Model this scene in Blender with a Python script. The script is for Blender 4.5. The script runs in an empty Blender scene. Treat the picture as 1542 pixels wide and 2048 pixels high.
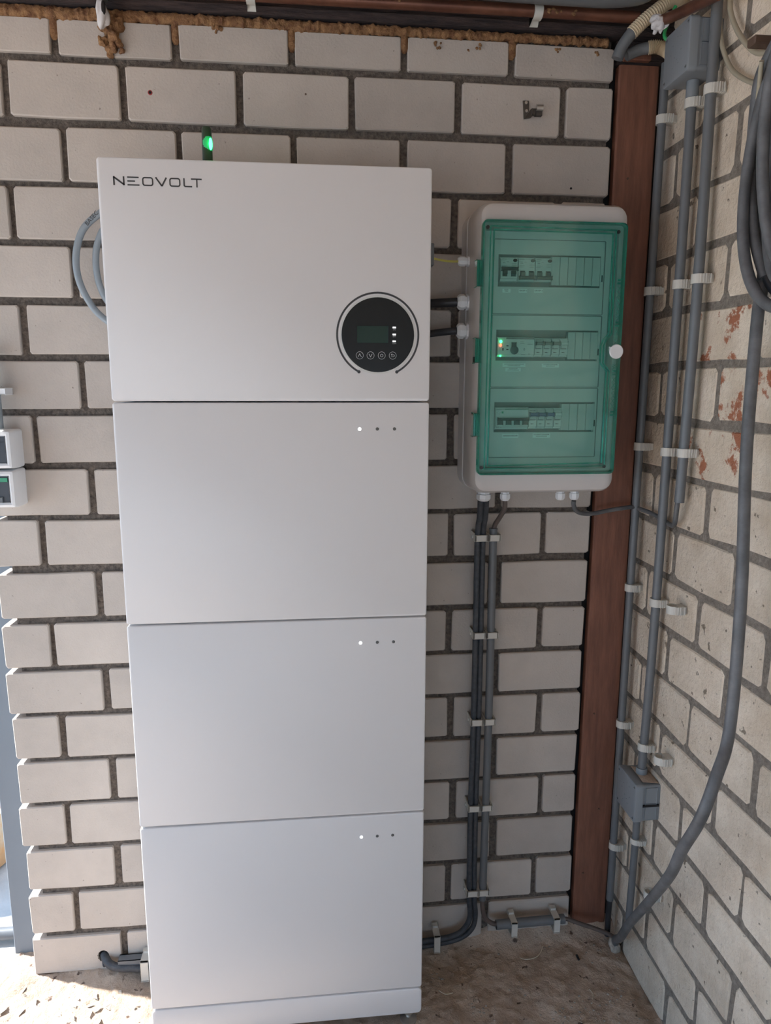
import bpy, bmesh, math, random
from mathutils import Vector, Matrix, noise
random.seed(7)
SC = bpy.context.scene
COL = SC.collection
PI = math.pi

# ---------------------------------------------------------------- camera
cam_d = bpy.data.cameras.new('camera')
cam = bpy.data.objects.new('camera', cam_d); COL.objects.link(cam)
right = Vector((0.99457514, -0.10399712, 0.00221135))
down = Vector((-0.01622676, -0.17611271, -0.98423625))
fwd = Vector((0.10274719, 0.97886103, -0.17684486))
up = -down; back = -fwd
m = Matrix.Identity(4)
for i in range(3):
    m[i][0] = right[i]; m[i][1] = up[i]; m[i][2] = back[i]
m[0][3], m[1][3], m[2][3] = 0.3602341, -1.56638732, 1.41866666
cam.matrix_world = m
cam_d.sensor_fit = 'HORIZONTAL'; cam_d.sensor_width = 36.0
cam_d.lens = 36.0 * 1411.024 / 1542.0
cam_d.clip_start = 0.02; cam_d.clip_end = 100
SC.camera = cam

# ---------------------------------------------------------------- world, sun, exposure
SC.view_settings.view_transform = 'Standard'
SC.view_settings.look = 'None'
SC.view_settings.gamma = 1.0
SC.view_settings.use_curve_mapping = False
SC.view_settings.exposure = -0.32
w = bpy.data.worlds.new('sky'); SC.world = w; w.use_nodes = True
nt = w.node_tree; nt.nodes.clear()
wo = nt.nodes.new('ShaderNodeOutputWorld'); bg = nt.nodes.new('ShaderNodeBackground')
tc = nt.nodes.new('ShaderNodeTexCoord'); sx = nt.nodes.new('ShaderNodeSeparateXYZ')
cr = nt.nodes.new('ShaderNodeValToRGB')
nt.links.new(tc.outputs['Generated'], sx.inputs[0]); nt.links.new(sx.outputs['Z'], cr.inputs[0])
cr.color_ramp.elements[0].position = 0.0; cr.color_ramp.elements[0].color = (0.50, 0.73, 1.0, 1)
cr.color_ramp.elements[1].position = 0.8; cr.color_ramp.elements[1].color = (0.38, 0.62, 1.0, 1)
nt.links.new(cr.outputs[0], bg.inputs[0]); bg.inputs[1].default_value = 3.4
nt.links.new(bg.outputs[0], wo.inputs[0])
sun_d = bpy.data.lights.new('sun', 'SUN'); sun = bpy.data.objects.new('sun', sun_d); COL.objects.link(sun)
sun_d.energy = 19.0; sun_d.angle = math.radians(2.0); sun_d.color = (1.0, 0.98, 0.95)
sd = Vector((1.0, -0.32, -1.2)).normalized()
sun.rotation_euler = sd.to_track_quat('-Z', 'Y').to_euler()

# ---------------------------------------------------------------- materials
def mat(name, col, rough=0.6, metal=0.0, noise_scale=None, var=0.0, bump=0.0, bump_scale=200.0, col2=None,
        stretch=(1, 1, 1), rand=0.0, emit=None, es=0.0, spec=0.5, speck=None, speck_scale=90, speck_thr=0.68, det=6.0,
        bump_dist=0.002):
    mt = bpy.data.materials.new(name); mt.use_nodes = True
    n = mt.node_tree.nodes; l = mt.node_tree.links
    b = n['Principled BSDF']
    b.inputs['Base Color'].default_value = (*col, 1); b.inputs['Roughness'].default_value = rough
    b.inputs['Metallic'].default_value = metal; b.inputs['Specular IOR Level'].default_value = spec
    tcn = n.new('ShaderNodeTexCoord'); mp = n.new('ShaderNodeMapping'); mp.inputs['Scale'].default_value = stretch
    geo = n.new('ShaderNodeNewGeometry')
    l.new(geo.outputs['Position'], mp.inputs[0])
    cur = None
    if noise_scale:
        t = n.new('ShaderNodeTexNoise'); t.inputs['Scale'].default_value = noise_scale; t.inputs['Detail'].default_value = det
        t.inputs['Roughness'].default_value = 0.62
        l.new(mp.outputs[0], t.inputs['Vector'])
        r = n.new('ShaderNodeValToRGB')
        r.color_ramp.elements[0].position = 0.33; r.color_ramp.elements[1].position = 0.67
        c2 = col2 or tuple(max(0, c * (1 - var)) for c in col)
        r.color_ramp.elements[0].color = (*c2, 1); r.color_ramp.elements[1].color = (*col, 1)
        l.new(t.outputs['Fac'], r.inputs[0]); cur = r.outputs[0]
    if speck:
        t = n.new('ShaderNodeTexNoise'); t.inputs['Scale'].default_value = speck_scale; t.inputs['Detail'].default_value = 3 if speck_scale > 30 else 12; t.inputs['Roughness'].default_value = 0.5 if speck_scale > 30 else 0.72
        l.new(mp.outputs[0], t.inputs['Vector'])
        r = n.new('ShaderNodeValToRGB'); r.color_ramp.elements[0].position = speck_thr; r.color_ramp.elements[1].position = speck_thr + 0.04
        r.color_ramp.elements[0].color = (0, 0, 0, 1); r.color_ramp.elements[1].color = (1, 1, 1, 1)
        l.new(t.outputs['Fac'], r.inputs[0])
        mx = n.new('ShaderNodeMixRGB'); mx.inputs[2].default_value = (*speck, 1)
        l.new(r.outputs[0], mx.inputs[0])
        if cur: l.new(cur, mx.inputs[1])
        else: mx.inputs[1].default_value = (*col, 1)
        cur = mx.outputs[0]
    if rand:
        oi = n.new('ShaderNodeObjectInfo'); mr = n.new('ShaderNodeMapRange')
        mr.inputs['To Min'].default_value = 1 - rand; mr.inputs['To Max'].default_value = 1 + rand
        l.new(oi.outputs['Random'], mr.inputs['Value'])
        hv = n.new('ShaderNodeHueSaturation'); l.new(mr.outputs[0], hv.inputs['Value'])
        if cur: l.new(cur, hv.inputs['Color'])
        else: hv.inputs['Color'].default_value = (*col, 1)
        cur = hv.outputs[0]
    if cur: l.new(cur, b.inputs['Base Color'])
    if bump:
        t = n.new('ShaderNodeTexNoise'); t.inputs['Scale'].default_value = bump_scale; t.inputs['Detail'].default_value = 8
        t.inputs['Roughness'].default_value = 0.65
        l.new(mp.outputs[0], t.inputs['Vector'])
        bp = n.new('ShaderNodeBump'); bp.inputs['Strength'].default_value = bump; bp.inputs['Distance'].default_value = bump_dist
        l.new(t.outputs['Fac'], bp.inputs['Height']); l.new(bp.outputs[0], b.inputs['Normal'])
    if emit:
        b.inputs['Emission Color'].default_value = (*emit, 1); b.inputs['Emission Strength'].default_value = es
    return mt

M = {}
M['brick'] = mat('sand_lime_brick', (0.515, 0.46, 0.41), 0.85, noise_scale=9, var=0.13, bump=0.45, bump_scale=210, rand=0.07,
                 speck=(0.25, 0.21, 0.18), speck_scale=120, speck_thr=0.71)
M['brick_dirty'] = mat('dusty_brick', (0.50, 0.46, 0.41), 0.9, noise_scale=14, var=0.25, bump=0.5, bump_scale=160, rand=0.05)
M['mortar'] = mat('dark_mortar', (0.25, 0.205, 0.17), 0.95, noise_scale=110, var=0.62, bump=1.0, bump_scale=190, bump_dist=0.008)
M['brick_r'] = mat('whitewashed_brick', (0.83, 0.72, 0.59), 0.9, noise_scale=11, col2=(0.66, 0.545, 0.42), bump=1.0, bump_scale=85,
                   rand=0.08, speck=(0.24, 0.19, 0.14), speck_scale=48, speck_thr=0.675, bump_dist=0.007)
M['mortar_r'] = mat('grey_mortar', (0.36, 0.31, 0.26), 0.95, noise_scale=90, var=0.45, bump=1.0, bump_scale=230, bump_dist=0.006)
M['brick_chip'] = mat('chipped_brick', (0.83, 0.72, 0.59), 0.9, noise_scale=11, col2=(0.66, 0.545, 0.42), bump=0.9, bump_scale=75,
                      speck=(0.40, 0.15, 0.08), speck_scale=15, speck_thr=0.525, bump_dist=0.007)
M['beam'] = mat('rough_dark_timber', (0.085, 0.055, 0.05), 0.85, noise_scale=14, col2=(0.022, 0.016, 0.017), bump=1.0, bump_scale=30,
                stretch=(1, 8, 9), bump_dist=0.008)
M['post'] = mat('red_brown_timber', (0.25, 0.105, 0.065), 0.55, noise_scale=7, col2=(0.15, 0.062, 0.04), bump=0.25, bump_scale=40,
                stretch=(9, 9, 1))
M['foam'] = mat('expanding_foam', (0.46, 0.25, 0.11), 0.8, noise_scale=70, col2=(0.17, 0.07, 0.03), bump=1.0, bump_scale=120, bump_dist=0.01)
M['copper'] = mat('tarnished_copper', (0.22, 0.095, 0.06), 0.38, 0.6, noise_scale=18, col2=(0.12, 0.05, 0.035))
M['white'] = mat('white_enamel', (0.70, 0.69, 0.69), 0.42, bump=0.05, bump_scale=500)
M['seam'] = mat('seam_shadow_gap', (0.10, 0.10, 0.10), 0.8)
M['dark_print'] = mat('dark_print', (0.035, 0.035, 0.036), 0.5)
M['black_glass'] = mat('black_display', (0.012, 0.014, 0.014), 0.22)
M['lcd'] = mat('lcd_screen', (0.013, 0.028, 0.022), 0.25, emit=(0.02, 0.10, 0.06), es=0.05)
M['led_w'] = mat('lit_white_led', (1, 1, 1), 0.4, emit=(1, 1, 1), es=2.5)
M['led_off'] = mat('unlit_led', (0.09, 0.09, 0.085), 0.35)
M['led_g'] = mat('lit_green_led', (0.1, 1, 0.3), 0.4, emit=(0.05, 1.0, 0.25), es=9)
M['led_r'] = mat('lit_red_led', (1, 0.2, 0.1), 0.4, emit=(1.0, 0.08, 0.04), es=9)
M['icon'] = mat('printed_icon', (0.45, 0.45, 0.45), 0.5)
M['rim'] = mat('silver_rim', (0.58, 0.58, 0.55), 0.4)
M['box'] = mat('light_grey_plastic', (0.53, 0.505, 0.49), 0.35)
M['panel'] = mat('panel_plastic', (0.72, 0.71, 0.69), 0.4)
M['blank'] = mat('blank_cover_plastic', (0.64, 0.64, 0.62), 0.4)
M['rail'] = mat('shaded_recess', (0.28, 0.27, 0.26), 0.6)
M['mcb'] = mat('breaker_plastic', (0.74, 0.74, 0.72), 0.35)
M['toggle'] = mat('black_toggle', (0.02, 0.02, 0.02), 0.35)
M['toggle_g'] = mat('grey_toggle', (0.11, 0.10, 0.10), 0.4)
M['toggle_b'] = mat('blue_toggle', (0.10, 0.15, 0.30), 0.4)
M['paper'] = mat('paper_label', (0.95, 0.95, 0.93), 0.6)
M['pipe'] = mat('grey_pvc', (0.14, 0.15, 0.16), 0.42, noise_scale=20, var=0.12)
M['jbox'] = mat('grey_junction_plastic', (0.205, 0.225, 0.245), 0.45)
M['clip'] = mat('pale_clip_plastic', (0.56, 0.54, 0.49), 0.5)
M['cable_g'] = mat('grey_cable', (0.14, 0.142, 0.148), 0.5, noise_scale=25, var=0.45)
M['cable_b'] = mat('black_cable', (0.028, 0.031, 0.038), 0.42, noise_scale=30, col2=(0.018, 0.018, 0.02))
M['cable_armour'] = mat('dusty_black_cable', (0.06, 0.066, 0.075), 0.5, noise_scale=90, col2=(0.03, 0.034, 0.042), bump=0.6, bump_scale=260)
M['cable_brown'] = mat('brown_grey_cable', (0.11, 0.085, 0.075), 0.5)
M['cable_lg'] = mat('light_grey_cable', (0.24, 0.275, 0.30), 0.42)
M['cable_cream'] = mat('cream_cable', (0.36, 0.32, 0.24), 0.5)
M['corr'] = mat('cream_corrugated', (0.58, 0.47, 0.32), 0.55)
M['metal'] = mat('galvanised_metal', (0.55, 0.53, 0.50), 0.35, 0.9)
M['metal_d'] = mat('dark_steel', (0.12, 0.11, 0.10), 0.45, 0.8)
M['rust'] = mat('rusty_dark_metal', (0.12, 0.075, 0.055), 0.6, 0.3)
M['floor'] = mat('dusty_concrete', (0.63, 0.50, 0.395), 0.95, noise_scale=16, col2=(0.42, 0.315, 0.24), bump=1.0, bump_scale=150,
                 speck=(0.13, 0.085, 0.065), speck_scale=42, speck_thr=0.66, bump_dist=0.006)
M['ceil'] = mat('ceiling_boards', (0.42, 0.29, 0.19), 0.9, noise_scale=6, var=0.2)
M['plaster'] = mat('far_wall_plaster', (0.42, 0.37, 0.33), 0.9, noise_scale=4, var=0.1)
M['paving'] = mat('pale_paving', (0.62, 0.59, 0.55), 0.9, noise_scale=8, var=0.2, bump=0.6, bump_scale=60)
M['steel_post'] = mat('blue_grey_paint', (0.15, 0.19, 0.235), 0.4)
M['orange'] = mat('orange_clay', (0.75, 0.34, 0.12), 0.85, noise_scale=7, col2=(0.6, 0.45, 0.3), bump=0.6, bump_scale=30)
M['gap_shade'] = mat('painted_gap_shade', (0.016, 0.014, 0.014), 0.95)  # near-black colour standing for deep shade beside the post
M['hole'] = mat('dark_hole', (0.012, 0.010, 0.010), 0.95)
M['red'] = mat('red_plug', (0.30, 0.03, 0.03), 0.5)
M['wrap'] = mat('white_plaster_wrap', (0.62, 0.60, 0.60), 0.8, bump=0.8, bump_scale=60)
M['green_wire'] = mat('green_wire', (0.03, 0.32, 0.10), 0.45)
M['yellow_wire'] = mat('yellow_green_wire', (0.62, 0.58, 0.12), 0.45)
M['straw'] = mat('dry_straw', (0.58, 0.50, 0.38), 0.8)
M['meter_dark'] = mat('smoked_window', (0.055, 0.06, 0.07), 0.25)
M['meter_white'] = mat('white_switch_plastic', (0.72, 0.73, 0.74), 0.35)
M['meter_green'] = mat('green_strip', (0.05, 0.30, 0.17), 0.4)
M['dongle'] = mat('black_green_dongle', (0.02, 0.05, 0.03), 0.3)
M['dongle_glow'] = mat('green_casing_glow', (0.02, 0.25, 0.10), 0.35, emit=(0.02, 0.75, 0.22), es=0.35)  # LED light spreading through the casing, put in as emission
M['grit'] = mat('pale_grit', (0.46, 0.41, 0.35), 0.9, noise_scale=80, var=0.5)

def glass_mat(name, tint, cloud, gloss_col=(0.9, 1, 0.95)):
    mt = bpy.data.materials.new(name); mt.use_nodes = True
    n = mt.node_tree.nodes; l = mt.node_tree.links; n.clear()
    o = n.new('ShaderNodeOutputMaterial'); tr = n.new('ShaderNodeBsdfTransparent'); tr.inputs[0].default_value = (*tint, 1)
    gl = n.new('ShaderNodeBsdfGlossy'); gl.inputs['Color'].default_value = (*gloss_col, 1); gl.inputs['Roughness'].default_value = 0.06
    df = n.new('ShaderNodeBsdfDiffuse'); df.inputs[0].default_value = (0.06, 0.40, 0.32, 1)
    fr = n.new('ShaderNodeFresnel'); fr.inputs[0].default_value = 1.5
    m1 = n.new('ShaderNodeMixShader'); m1.inputs[0].default_value = cloud
    l.new(tr.outputs[0], m1.inputs[1]); l.new(df.outputs[0], m1.inputs[2])
    m2 = n.new('ShaderNodeMixShader'); l.new(fr.outputs[0], m2.inputs[0]); l.new(m1.outputs[0], m2.inputs[1]); l.new(gl.outputs[0], m2.inputs[2])
    l.new(m2.outputs[0], o.inputs[0])
    return mt
M['green'] = glass_mat('green_clear_plastic', (0.84, 0.975, 0.945), 0.05)
M['green_d'] = glass_mat('green_clear_edge', (0.40, 0.82, 0.72), 0.22)

# ---------------------------------------------------------------- mesh helpers
class MB:
    def __init__(s): s.bm = bmesh.new()
    def box(s, x0, x1, y0, y1, z0, z1, b=0.0, seg=1):
        r = bmesh.ops.create_cube(s.bm, size=1.0)
        vs = r['verts']
        for v in vs:
            v.co = Vector(((x0 + x1) / 2 + v.co.x * (x1 - x0), (y0 + y1) / 2 + v.co.y * (y1 - y0), (z0 + z1) / 2 + v.co.z * (z1 - z0)))
        if b > 0:
            es = list({e for v in vs for e in v.link_edges})
            bmesh.ops.bevel(s.bm, geom=es, offset=b, segments=seg, affect='EDGES', profile=0.5)
        return s
    def loft(s, rings, cap0=True, cap1=True, closed=True, flip=False):
        R = [[s.bm.verts.new(p) for p in r] for r in rings]
        n = len(R[0])
        for a, c in zip(R[:-1], R[1:]):
            for i in range(n if closed else n - 1):
                j = (i + 1) % n
                f = (a[i], a[j], c[j], c[i])
                s.bm.faces.new(f[::-1] if flip else f)
        if cap0: s.bm.faces.new(R[0] if flip else R[0][::-1])
        if cap1: s.bm.faces.new(R[-1][::-1] if flip else R[-1])
        return s
    def tube(s, pts, r, n=10, smooth=6, cap=True, rfun=None, tilt=None):
        P = catmull(pts, smooth) if smooth > 1 else [Vector(p) for p in pts]
        N = len(P); rings = []
        up0 = Vector((0, 0, 1))
        t0 = (P[1] - P[0]).normalized()
        if abs(t0.dot(up0)) > 0.9: up0 = Vector((0, 1, 0))
        nrm = (up0 - t0 * up0.dot(t0)).normalized()
        for i in range(N):
            if i == 0: t = P[1] - P[0]
            elif i == N - 1: t = P[-1] - P[-2]
            else: t = P[i + 1] - P[i - 1]
            t.normalize()
            nrm = (nrm - t * nrm.dot(t)).normalized(); bn = t.cross(nrm)
            rr = rfun(i, N) * r if rfun else r
            rings.append([P[i] + (nrm * math.cos(2 * PI * k / n) + bn * math.sin(2 * PI * k / n)) * rr for k in range(n)])
        return s.loft(rings, cap, cap)
    def cyl(s, p0, p1, r, n=16, r1=None):
        p0 = Vector(p0); p1 = Vector(p1); t = (p1 - p0).normalized()
        a = Vector((0, 0, 1)) if abs(t.z) < 0.9 else Vector((0, 1, 0))
        u = (a - t * a.dot(t)).normalized(); v = t.cross(u); r1 = r if r1 is None else r1
        R = [[p + (u * math.cos(2 * PI * k / n) + v * math.sin(2 * PI * k / n)) * q for k in range(n)] for p, q in ((p0, r), (p1, r1))]
        return s.loft(R)
    def lathe(s, p0, axis, prof, n=16):
        p0 = Vector(p0); t = Vector(axis).normalized()
        a = Vector((0, 0, 1)) if abs(t.z) < 0.9 else Vector((0, 1, 0))
        u = (a - t * a.dot(t)).normalized(); v = t.cross(u)
        return s.loft([[p0 + t * d + (u * math.cos(2 * PI * k / n) + v * math.sin(2 * PI * k / n)) * q for k in range(n)] for d, q in prof])
    def ribbon(s, pts, wd, y0, y1, closed=False):
        # flat stroke in the xz plane, extruded from y0 (back) to y1 (front)
        P = [Vector((p[0], p[1])) for p in pts]; N = len(P); L = []; Rr = []
        for i in range(N):
            if closed: a, c = P[i - 1], P[(i + 1) % N]
            else: a, c = P[max(i - 1, 0)], P[min(i + 1, N - 1)]
            d1 = (P[i] - a); d2 = (c - P[i])
            if d1.length < 1e-9: d1 = d2
            if d2.length < 1e-9: d2 = d1
            d1 = d1.normalized(); d2 = d2.normalized(); t = (d1 + d2)
            t = t.normalized() if t.length > 1e-6 else d1
            nn = Vector((-t.y, t.x)); k = max(0.45, nn.dot(Vector((-d1.y, d1.x))))
            L.append(P[i] + nn * wd / 2 / k); Rr.append(P[i] - nn * wd / 2 / k)
        for i in range(N if closed else N - 1):
            j = (i + 1) % N
            q = [L[i], L[j], Rr[j], Rr[i]]
            s.loft([[(a.x, y0, a.y) for a in q], [(a.x, y1, a.y) for a in q]])
        return s
    def blob(s, c, r, sub=2, amp=0.3, sc=(1, 1, 1), fr=60):
        q = bmesh.ops.create_icosphere(s.bm, subdivisions=sub, radius=1.0)
        for v in q['verts']:
            d = v.co.copy(); k = 1 + amp * noise.noise((Vector(c) + d * r) * fr) * 1.6
            v.co = Vector(c) + Vector((d.x * sc[0], d.y * sc[1], d.z * sc[2])) * r * k
        return s
    def build(s, name, m, parent=None, smooth=True, angle=35):
        bmesh.ops.recalc_face_normals(s.bm, faces=s.bm.faces[:])
        me = bpy.data.meshes.new(name); s.bm.to_mesh(me); s.bm.free()
        me.materials.append(m)
        if smooth:
            for p in me.polygons: p.use_smooth = True
            me.set_sharp_from_angle(angle=math.radians(angle))
        return link(name, me, parent)

def link(name, me, parent=None):
    o = bpy.data.objects.new(name, me); COL.objects.link(o)
    if parent is not None:
        o.parent = parent
        o.matrix_parent_inverse = parent.matrix_world.inverted() if False else Matrix.Translation(-root_loc(parent))
    return o
def root_loc(p):
    v = Vector((0, 0, 0)); q = p
    if q.parent is None: return Vector(q.location)
    return Vector((0, 0, 0)) + world_loc(q)
def world_loc(q):
    # parts sit unmoved under their thing, so only the roots carry a location
    return Vector((0, 0, 0)) if q.parent is not None else Vector(q.location)
def tag(o, label=None, cat=None, group=None, kind=None):
    if label: o['label'] = label
    if cat: o['category'] = cat
    if group: o['group'] = group
    if kind: o['kind'] = kind
    return o
def thing(name, loc, label, cat, group=None):
    o = bpy.data.objects.new(name, None); COL.objects.link(o); o.location = loc; o.empty_display_size = 0.05
    return tag(o, label, cat, group)
def catmull(pts, k):
    P = [Vector(p) for p in pts]
    if len(P) < 3: 
        return [P[0].lerp(P[1], i / k) for i in range(k + 1)]
    Q = [2 * P[0] - P[1]] + P + [2 * P[-1] - P[-2]]; out = []
    for i in range(1, len(Q) - 2):
        p0, p1, p2, p3 = Q[i - 1:i + 3]
        for j in range(k):
            t = j / k
            out.append(0.5 * ((2 * p1) + (p2 - p0) * t + (2 * p0 - 5 * p1 + 4 * p2 - p3) * t * t + (3 * p1 - p0 - 3 * p2 + p3) * t ** 3))
    out.append(P[-1]); return out
def rr(x0, x1, z0, z1, r, n=5):
    out = []
    for cx, cz, a0 in ((x1 - r, z1 - r, 0), (x0 + r, z1 - r, 90), (x0 + r, z0 + r, 180), (x1 - r, z0 + r, 270)):
        for i in range(n + 1):
            a = math.radians(a0 + 90 * i / n); out.append((cx + r * math.cos(a), cz + r * math.sin(a)))
    return out
def rry(x0, x1, z0, z1, r, y, ins=0.0, n=5):
    return [(a, y, b) for a, b in rr(x0 + ins, x1 - ins, z0 + ins, z1 - ins, max(r - ins, 0.0004), n)]
def text(name, body, x, z, h, y, m, parent, align='LEFT', rot=0.0, sx=1.0):
    cu = bpy.data.curves.new(name, 'FONT'); cu.body = body; cu.size = h / 0.72; cu.align_x = align; cu.extrude = 0.0001
    cu.resolution_u = 2
    o = bpy.data.objects.new(name, cu); COL.objects.link(o)
    dg = bpy.context.evaluated_depsgraph_get()
    me = bpy.data.meshes.new_from_object(o.evaluated_get(dg))
    bpy.data.objects.remove(o)
    me.transform(Matrix.Translation((x, y, z)) @ Matrix.Rotation(rot, 4, 'Y') @ Matrix.Rotation(PI / 2, 4, 'X') @ Matrix.Diagonal((sx, 1, 1, 1)))
    me.materials.clear(); me.materials.append(m)
    return link(name, me, parent)

# ---------------------------------------------------------------- setting: floor
def floor_h(x, y):
    v = Vector((x, y, 0))
    h = 0.007 * noise.noise(v * 9) + 0.0035 * noise.noise(v * 31 + Vector((3, 1, 0))) + 0.0038 * noise.noise(v * 75)
    h += 0.0022 * noise.noise(v * 170)
    if x > 0.7: h += 0.042 * min(1, (x - 0.7) / 0.1) * math.exp(-((0.02 - y) / 0.035) ** 2)
    h += 0.010 * math.exp(-((0.0 - y) / 0.03) ** 2) * (1 if x < 0.7 else 0)
    if x > 1.08 : h -= 0.018 * (x - 1.08) / 0.05 * (0.5 + 0.5 * noise.noise(v * 40))
    return h
s = MB(); X0, X1, Y0, Y1 = -0.62, 1.16, -0.62, 0.10; nx, ny = 300, 125
g = [[None] * (ny + 1) for _ in range(nx + 1)]
for i in range(nx + 1):
    for j in range(ny + 1):
        x = X0 + (X1 - X0) * i / nx; y = Y0 + (Y1 - Y0) * j / ny
        e = min(1, min(i / 12, j / 12, (nx - i) / 2 if i > nx - 2 else 1))
        g[i][j] = s.bm.verts.new((x, y, floor_h(x, y) * e if i < nx else -0.01))
for i in range(nx):
    for j in range(ny): s.bm.faces.new((g[i][j], g[i + 1][j], g[i + 1][j + 1], g[i][j + 1]))
def quad(s, x0, x1, y0, y1, z=0.0): s.bm.faces.new([s.bm.verts.new(p) for p in ((x0, y0, z), (x1, y0, z), (x1, y1, z), (x0, y1, z))])
quad(s, -1.6, X0, -3.6, Y1); quad(s, X0, 1.16, -3.6, Y0)
fl = s.build('floor', M['floor']); tag(fl, kind='structure', label='dusty uneven concrete floor, sunlit at the left')

# outside paving
s = MB(); s.box(-14, -1.6, -8, 9, -0.10, -0.004); s.box(-1.6, 6, -9, -3.6, -0.10, -0.004); s.box(-1.6, -0.33, 0.10, 9, -0.10, -0.006); 
pv = s.build('trim_1', M['paving']); tag(pv, 'pale paving outside the opening', kind='structure')

# ---------------------------------------------------------------- bricks
def brick_outline(w, h, rnd, j=0.0011, r=0.004):
    pts = [(r, 0), (w / 2, 0), (w - r, 0), (w, r), (w, h - r), (w - r, h), (w / 2, h), (r, h), (0, h - r), (0, r)]
    return [(a + rnd.uniform(-j, j), b + rnd.uniform(-j, j)) for a, b in pts]
VAR = {}
def brick_mesh(kind, w, h, depth, mkey, bev, j, r, k):
    key = (kind, k)
    if key in VAR: return VAR[key]
    rnd = random.Random(hash(kind) % 1000 if False else (len(VAR) * 13 + 5))
    o = brick_outline(w, h, rnd, j, r)
    s = MB(); cx, cz = w / 2, h / 2
    def ring(ins, y): return [(a + (ins if a < cx else -ins) * (1 if abs(a - cx) > 0.01 else 0), y, b + (ins if b < cz else -ins)) for a, b in o]
    s.loft([ring(0, depth), ring(0, bev), ring(bev, 0)], cap0=False)
    bmesh.ops.recalc_face_normals(s.bm, faces=s.bm.faces[:])
    me = bpy.data.meshes.new('brick'); s.bm.to_mesh(me); s.bm.free(); me.materials.append(M[mkey])
    VAR[key] = me; return me

# back wall : (row, vertical joint centres, joint width)
ZT = [2.114, 2.036, 1.920, 1.808, 1.695, 1.578, 1.468, 1.354, 1.239, 1.128, 1.010, 0.895, 0.783, 0.674, 0.563, 0.453, 0.338, 0.222, 0.105]
ZB = [2.052, 1.937, 1.821, 1.709, 1.595, 1.480, 1.369, 1.254, 1.141, 1.029, 0.909, 0.796, 0.686, 0.574, 0.463, 0.353, 0.238, 0.121, 0.008]
JN = {0: [-.124, -.0175, .1065, .3335, .5615, .786], 1: [-.222, 0.0005, .228, .4535, .675, .8995], 2: [-.12, .104, .334, .561, .7865],
      3: [-.2295, 0, .229, .450, .671, .898], 4: [-.1175, .108, .334, .56, .786], 5: [-.2255, 0, .228, .45, .676, .898],
      6: [-.117, .108, .334, .56, .786], 7: [-.2215, 0, .228, .45, .672, .898], 8: [-.114, .108, .334, .56, .786],
      9: [-.225, 0, .228, .45, .6775, .8965], 10: [-.114, .11, .334, .56, .782], 11: [-.222, 0, .228, .45, .6755, .897],
      12: [-.113, .11, .334, .56, .790], 13: [-.217, 0, .228, .45, .684, .905], 14: [-.1125, .11, .334, .56, .7935],
      15: [-.2225, 0, .228, .45, .693, .9175], 16: [-.116, .11, .334, .56, .7985], 17: [-.22, 0, .228, .45, .686, .909],
      18: [-.1145, .11, .334, .56, .785]}
JW = {(10, 4): .032, (12, 4): .020, (14, 4): .017, (16, 4): .019, (15, 4): .018, (0, 1): .005, (4, 1): .016}
s = MB(); s.box(-0.296, 1.001, 0.0100, 0.10, -0.02, 2.13)
wall_b = s.build('wall_back', M['mortar'], smooth=False); tag(wall_b, 'pale brick back wall with dark recessed mortar', kind='structure')
rnd = random.Random(3)
for j in range(19):
    xs = [-0.325 + rnd.uniform(-.004, .003)] + [None]
    js = JN[j]; edges = [(-0.325 + rnd.uniform(-.004, .003), None)]
    x = edges[0][0]; segs = []
    for k, c in enumerate(js):
        wj = JW.get((j, k), 0.0145 + rnd.uniform(-.002, .002))
        segs.append((x, c - wj / 2)); x = c + wj / 2
    segs.append((x, 1.0055 + rnd.uniform(-.002, .002)))
    for q, (a, b) in enumerate(segs):
        if b - a < 0.02: continue
        full = (b - a) > 0.15; bw = 0.211 if full else 0.1
        h = ZT[j] - ZB[j]; end = (q == 0 or q == len(segs) - 1)
        if j == 18 and q == 0: continue
        kind = ('bf' if full else 'bh') + ('e' if end else '')
        kk = rnd.randrange(7)
        me = brick_mesh(kind, bw, 0.1, 0.092 if end else 0.016, 'brick', 0.0022, 0.0011, 0.004, kk)
        o = link('brick', me, wall_b)
        tilt = max(0, j - 8) * 0.0009 * ((a + b) / 2 + 0.2) / 1.1
        o.location = (a, rnd.uniform(-0.0015, 0.0015), ZB[j] + tilt + rnd.uniform(-.0008, .0008))
        o.scale = ((b - a) / bw, 1, (h + rnd.uniform(-.001, .001)) / 0.1)
        o.rotation_euler = (0, rnd.uniform(-.004, .004), 0)
        if j == 18: o.active_material and None
# the lowest left brick, drilled for the cable
s = MB(); cx, cz, r = -0.165, 0.046, 0.0135; N = 24
rect = []
for k in range(N):
    a = 2 * PI * k / N + PI / N; c_, s_ = math.cos(a), math.sin(a)
    x0, x1, z0, z1 = -0.327, -0.123, 0.010, 0.105
    t = min(((x1 - cx) / c_) if c_ > 1e-6 else ((x0 - cx) / c_) if c_ < -1e-6 else 9, ((z1 - cz) / s_) if s_ > 1e-6 else ((z0 - cz) / s_) if s_ < -1e-6 else 9)
    rect.append((cx + c_ * t, cz + s_ * t))
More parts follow.
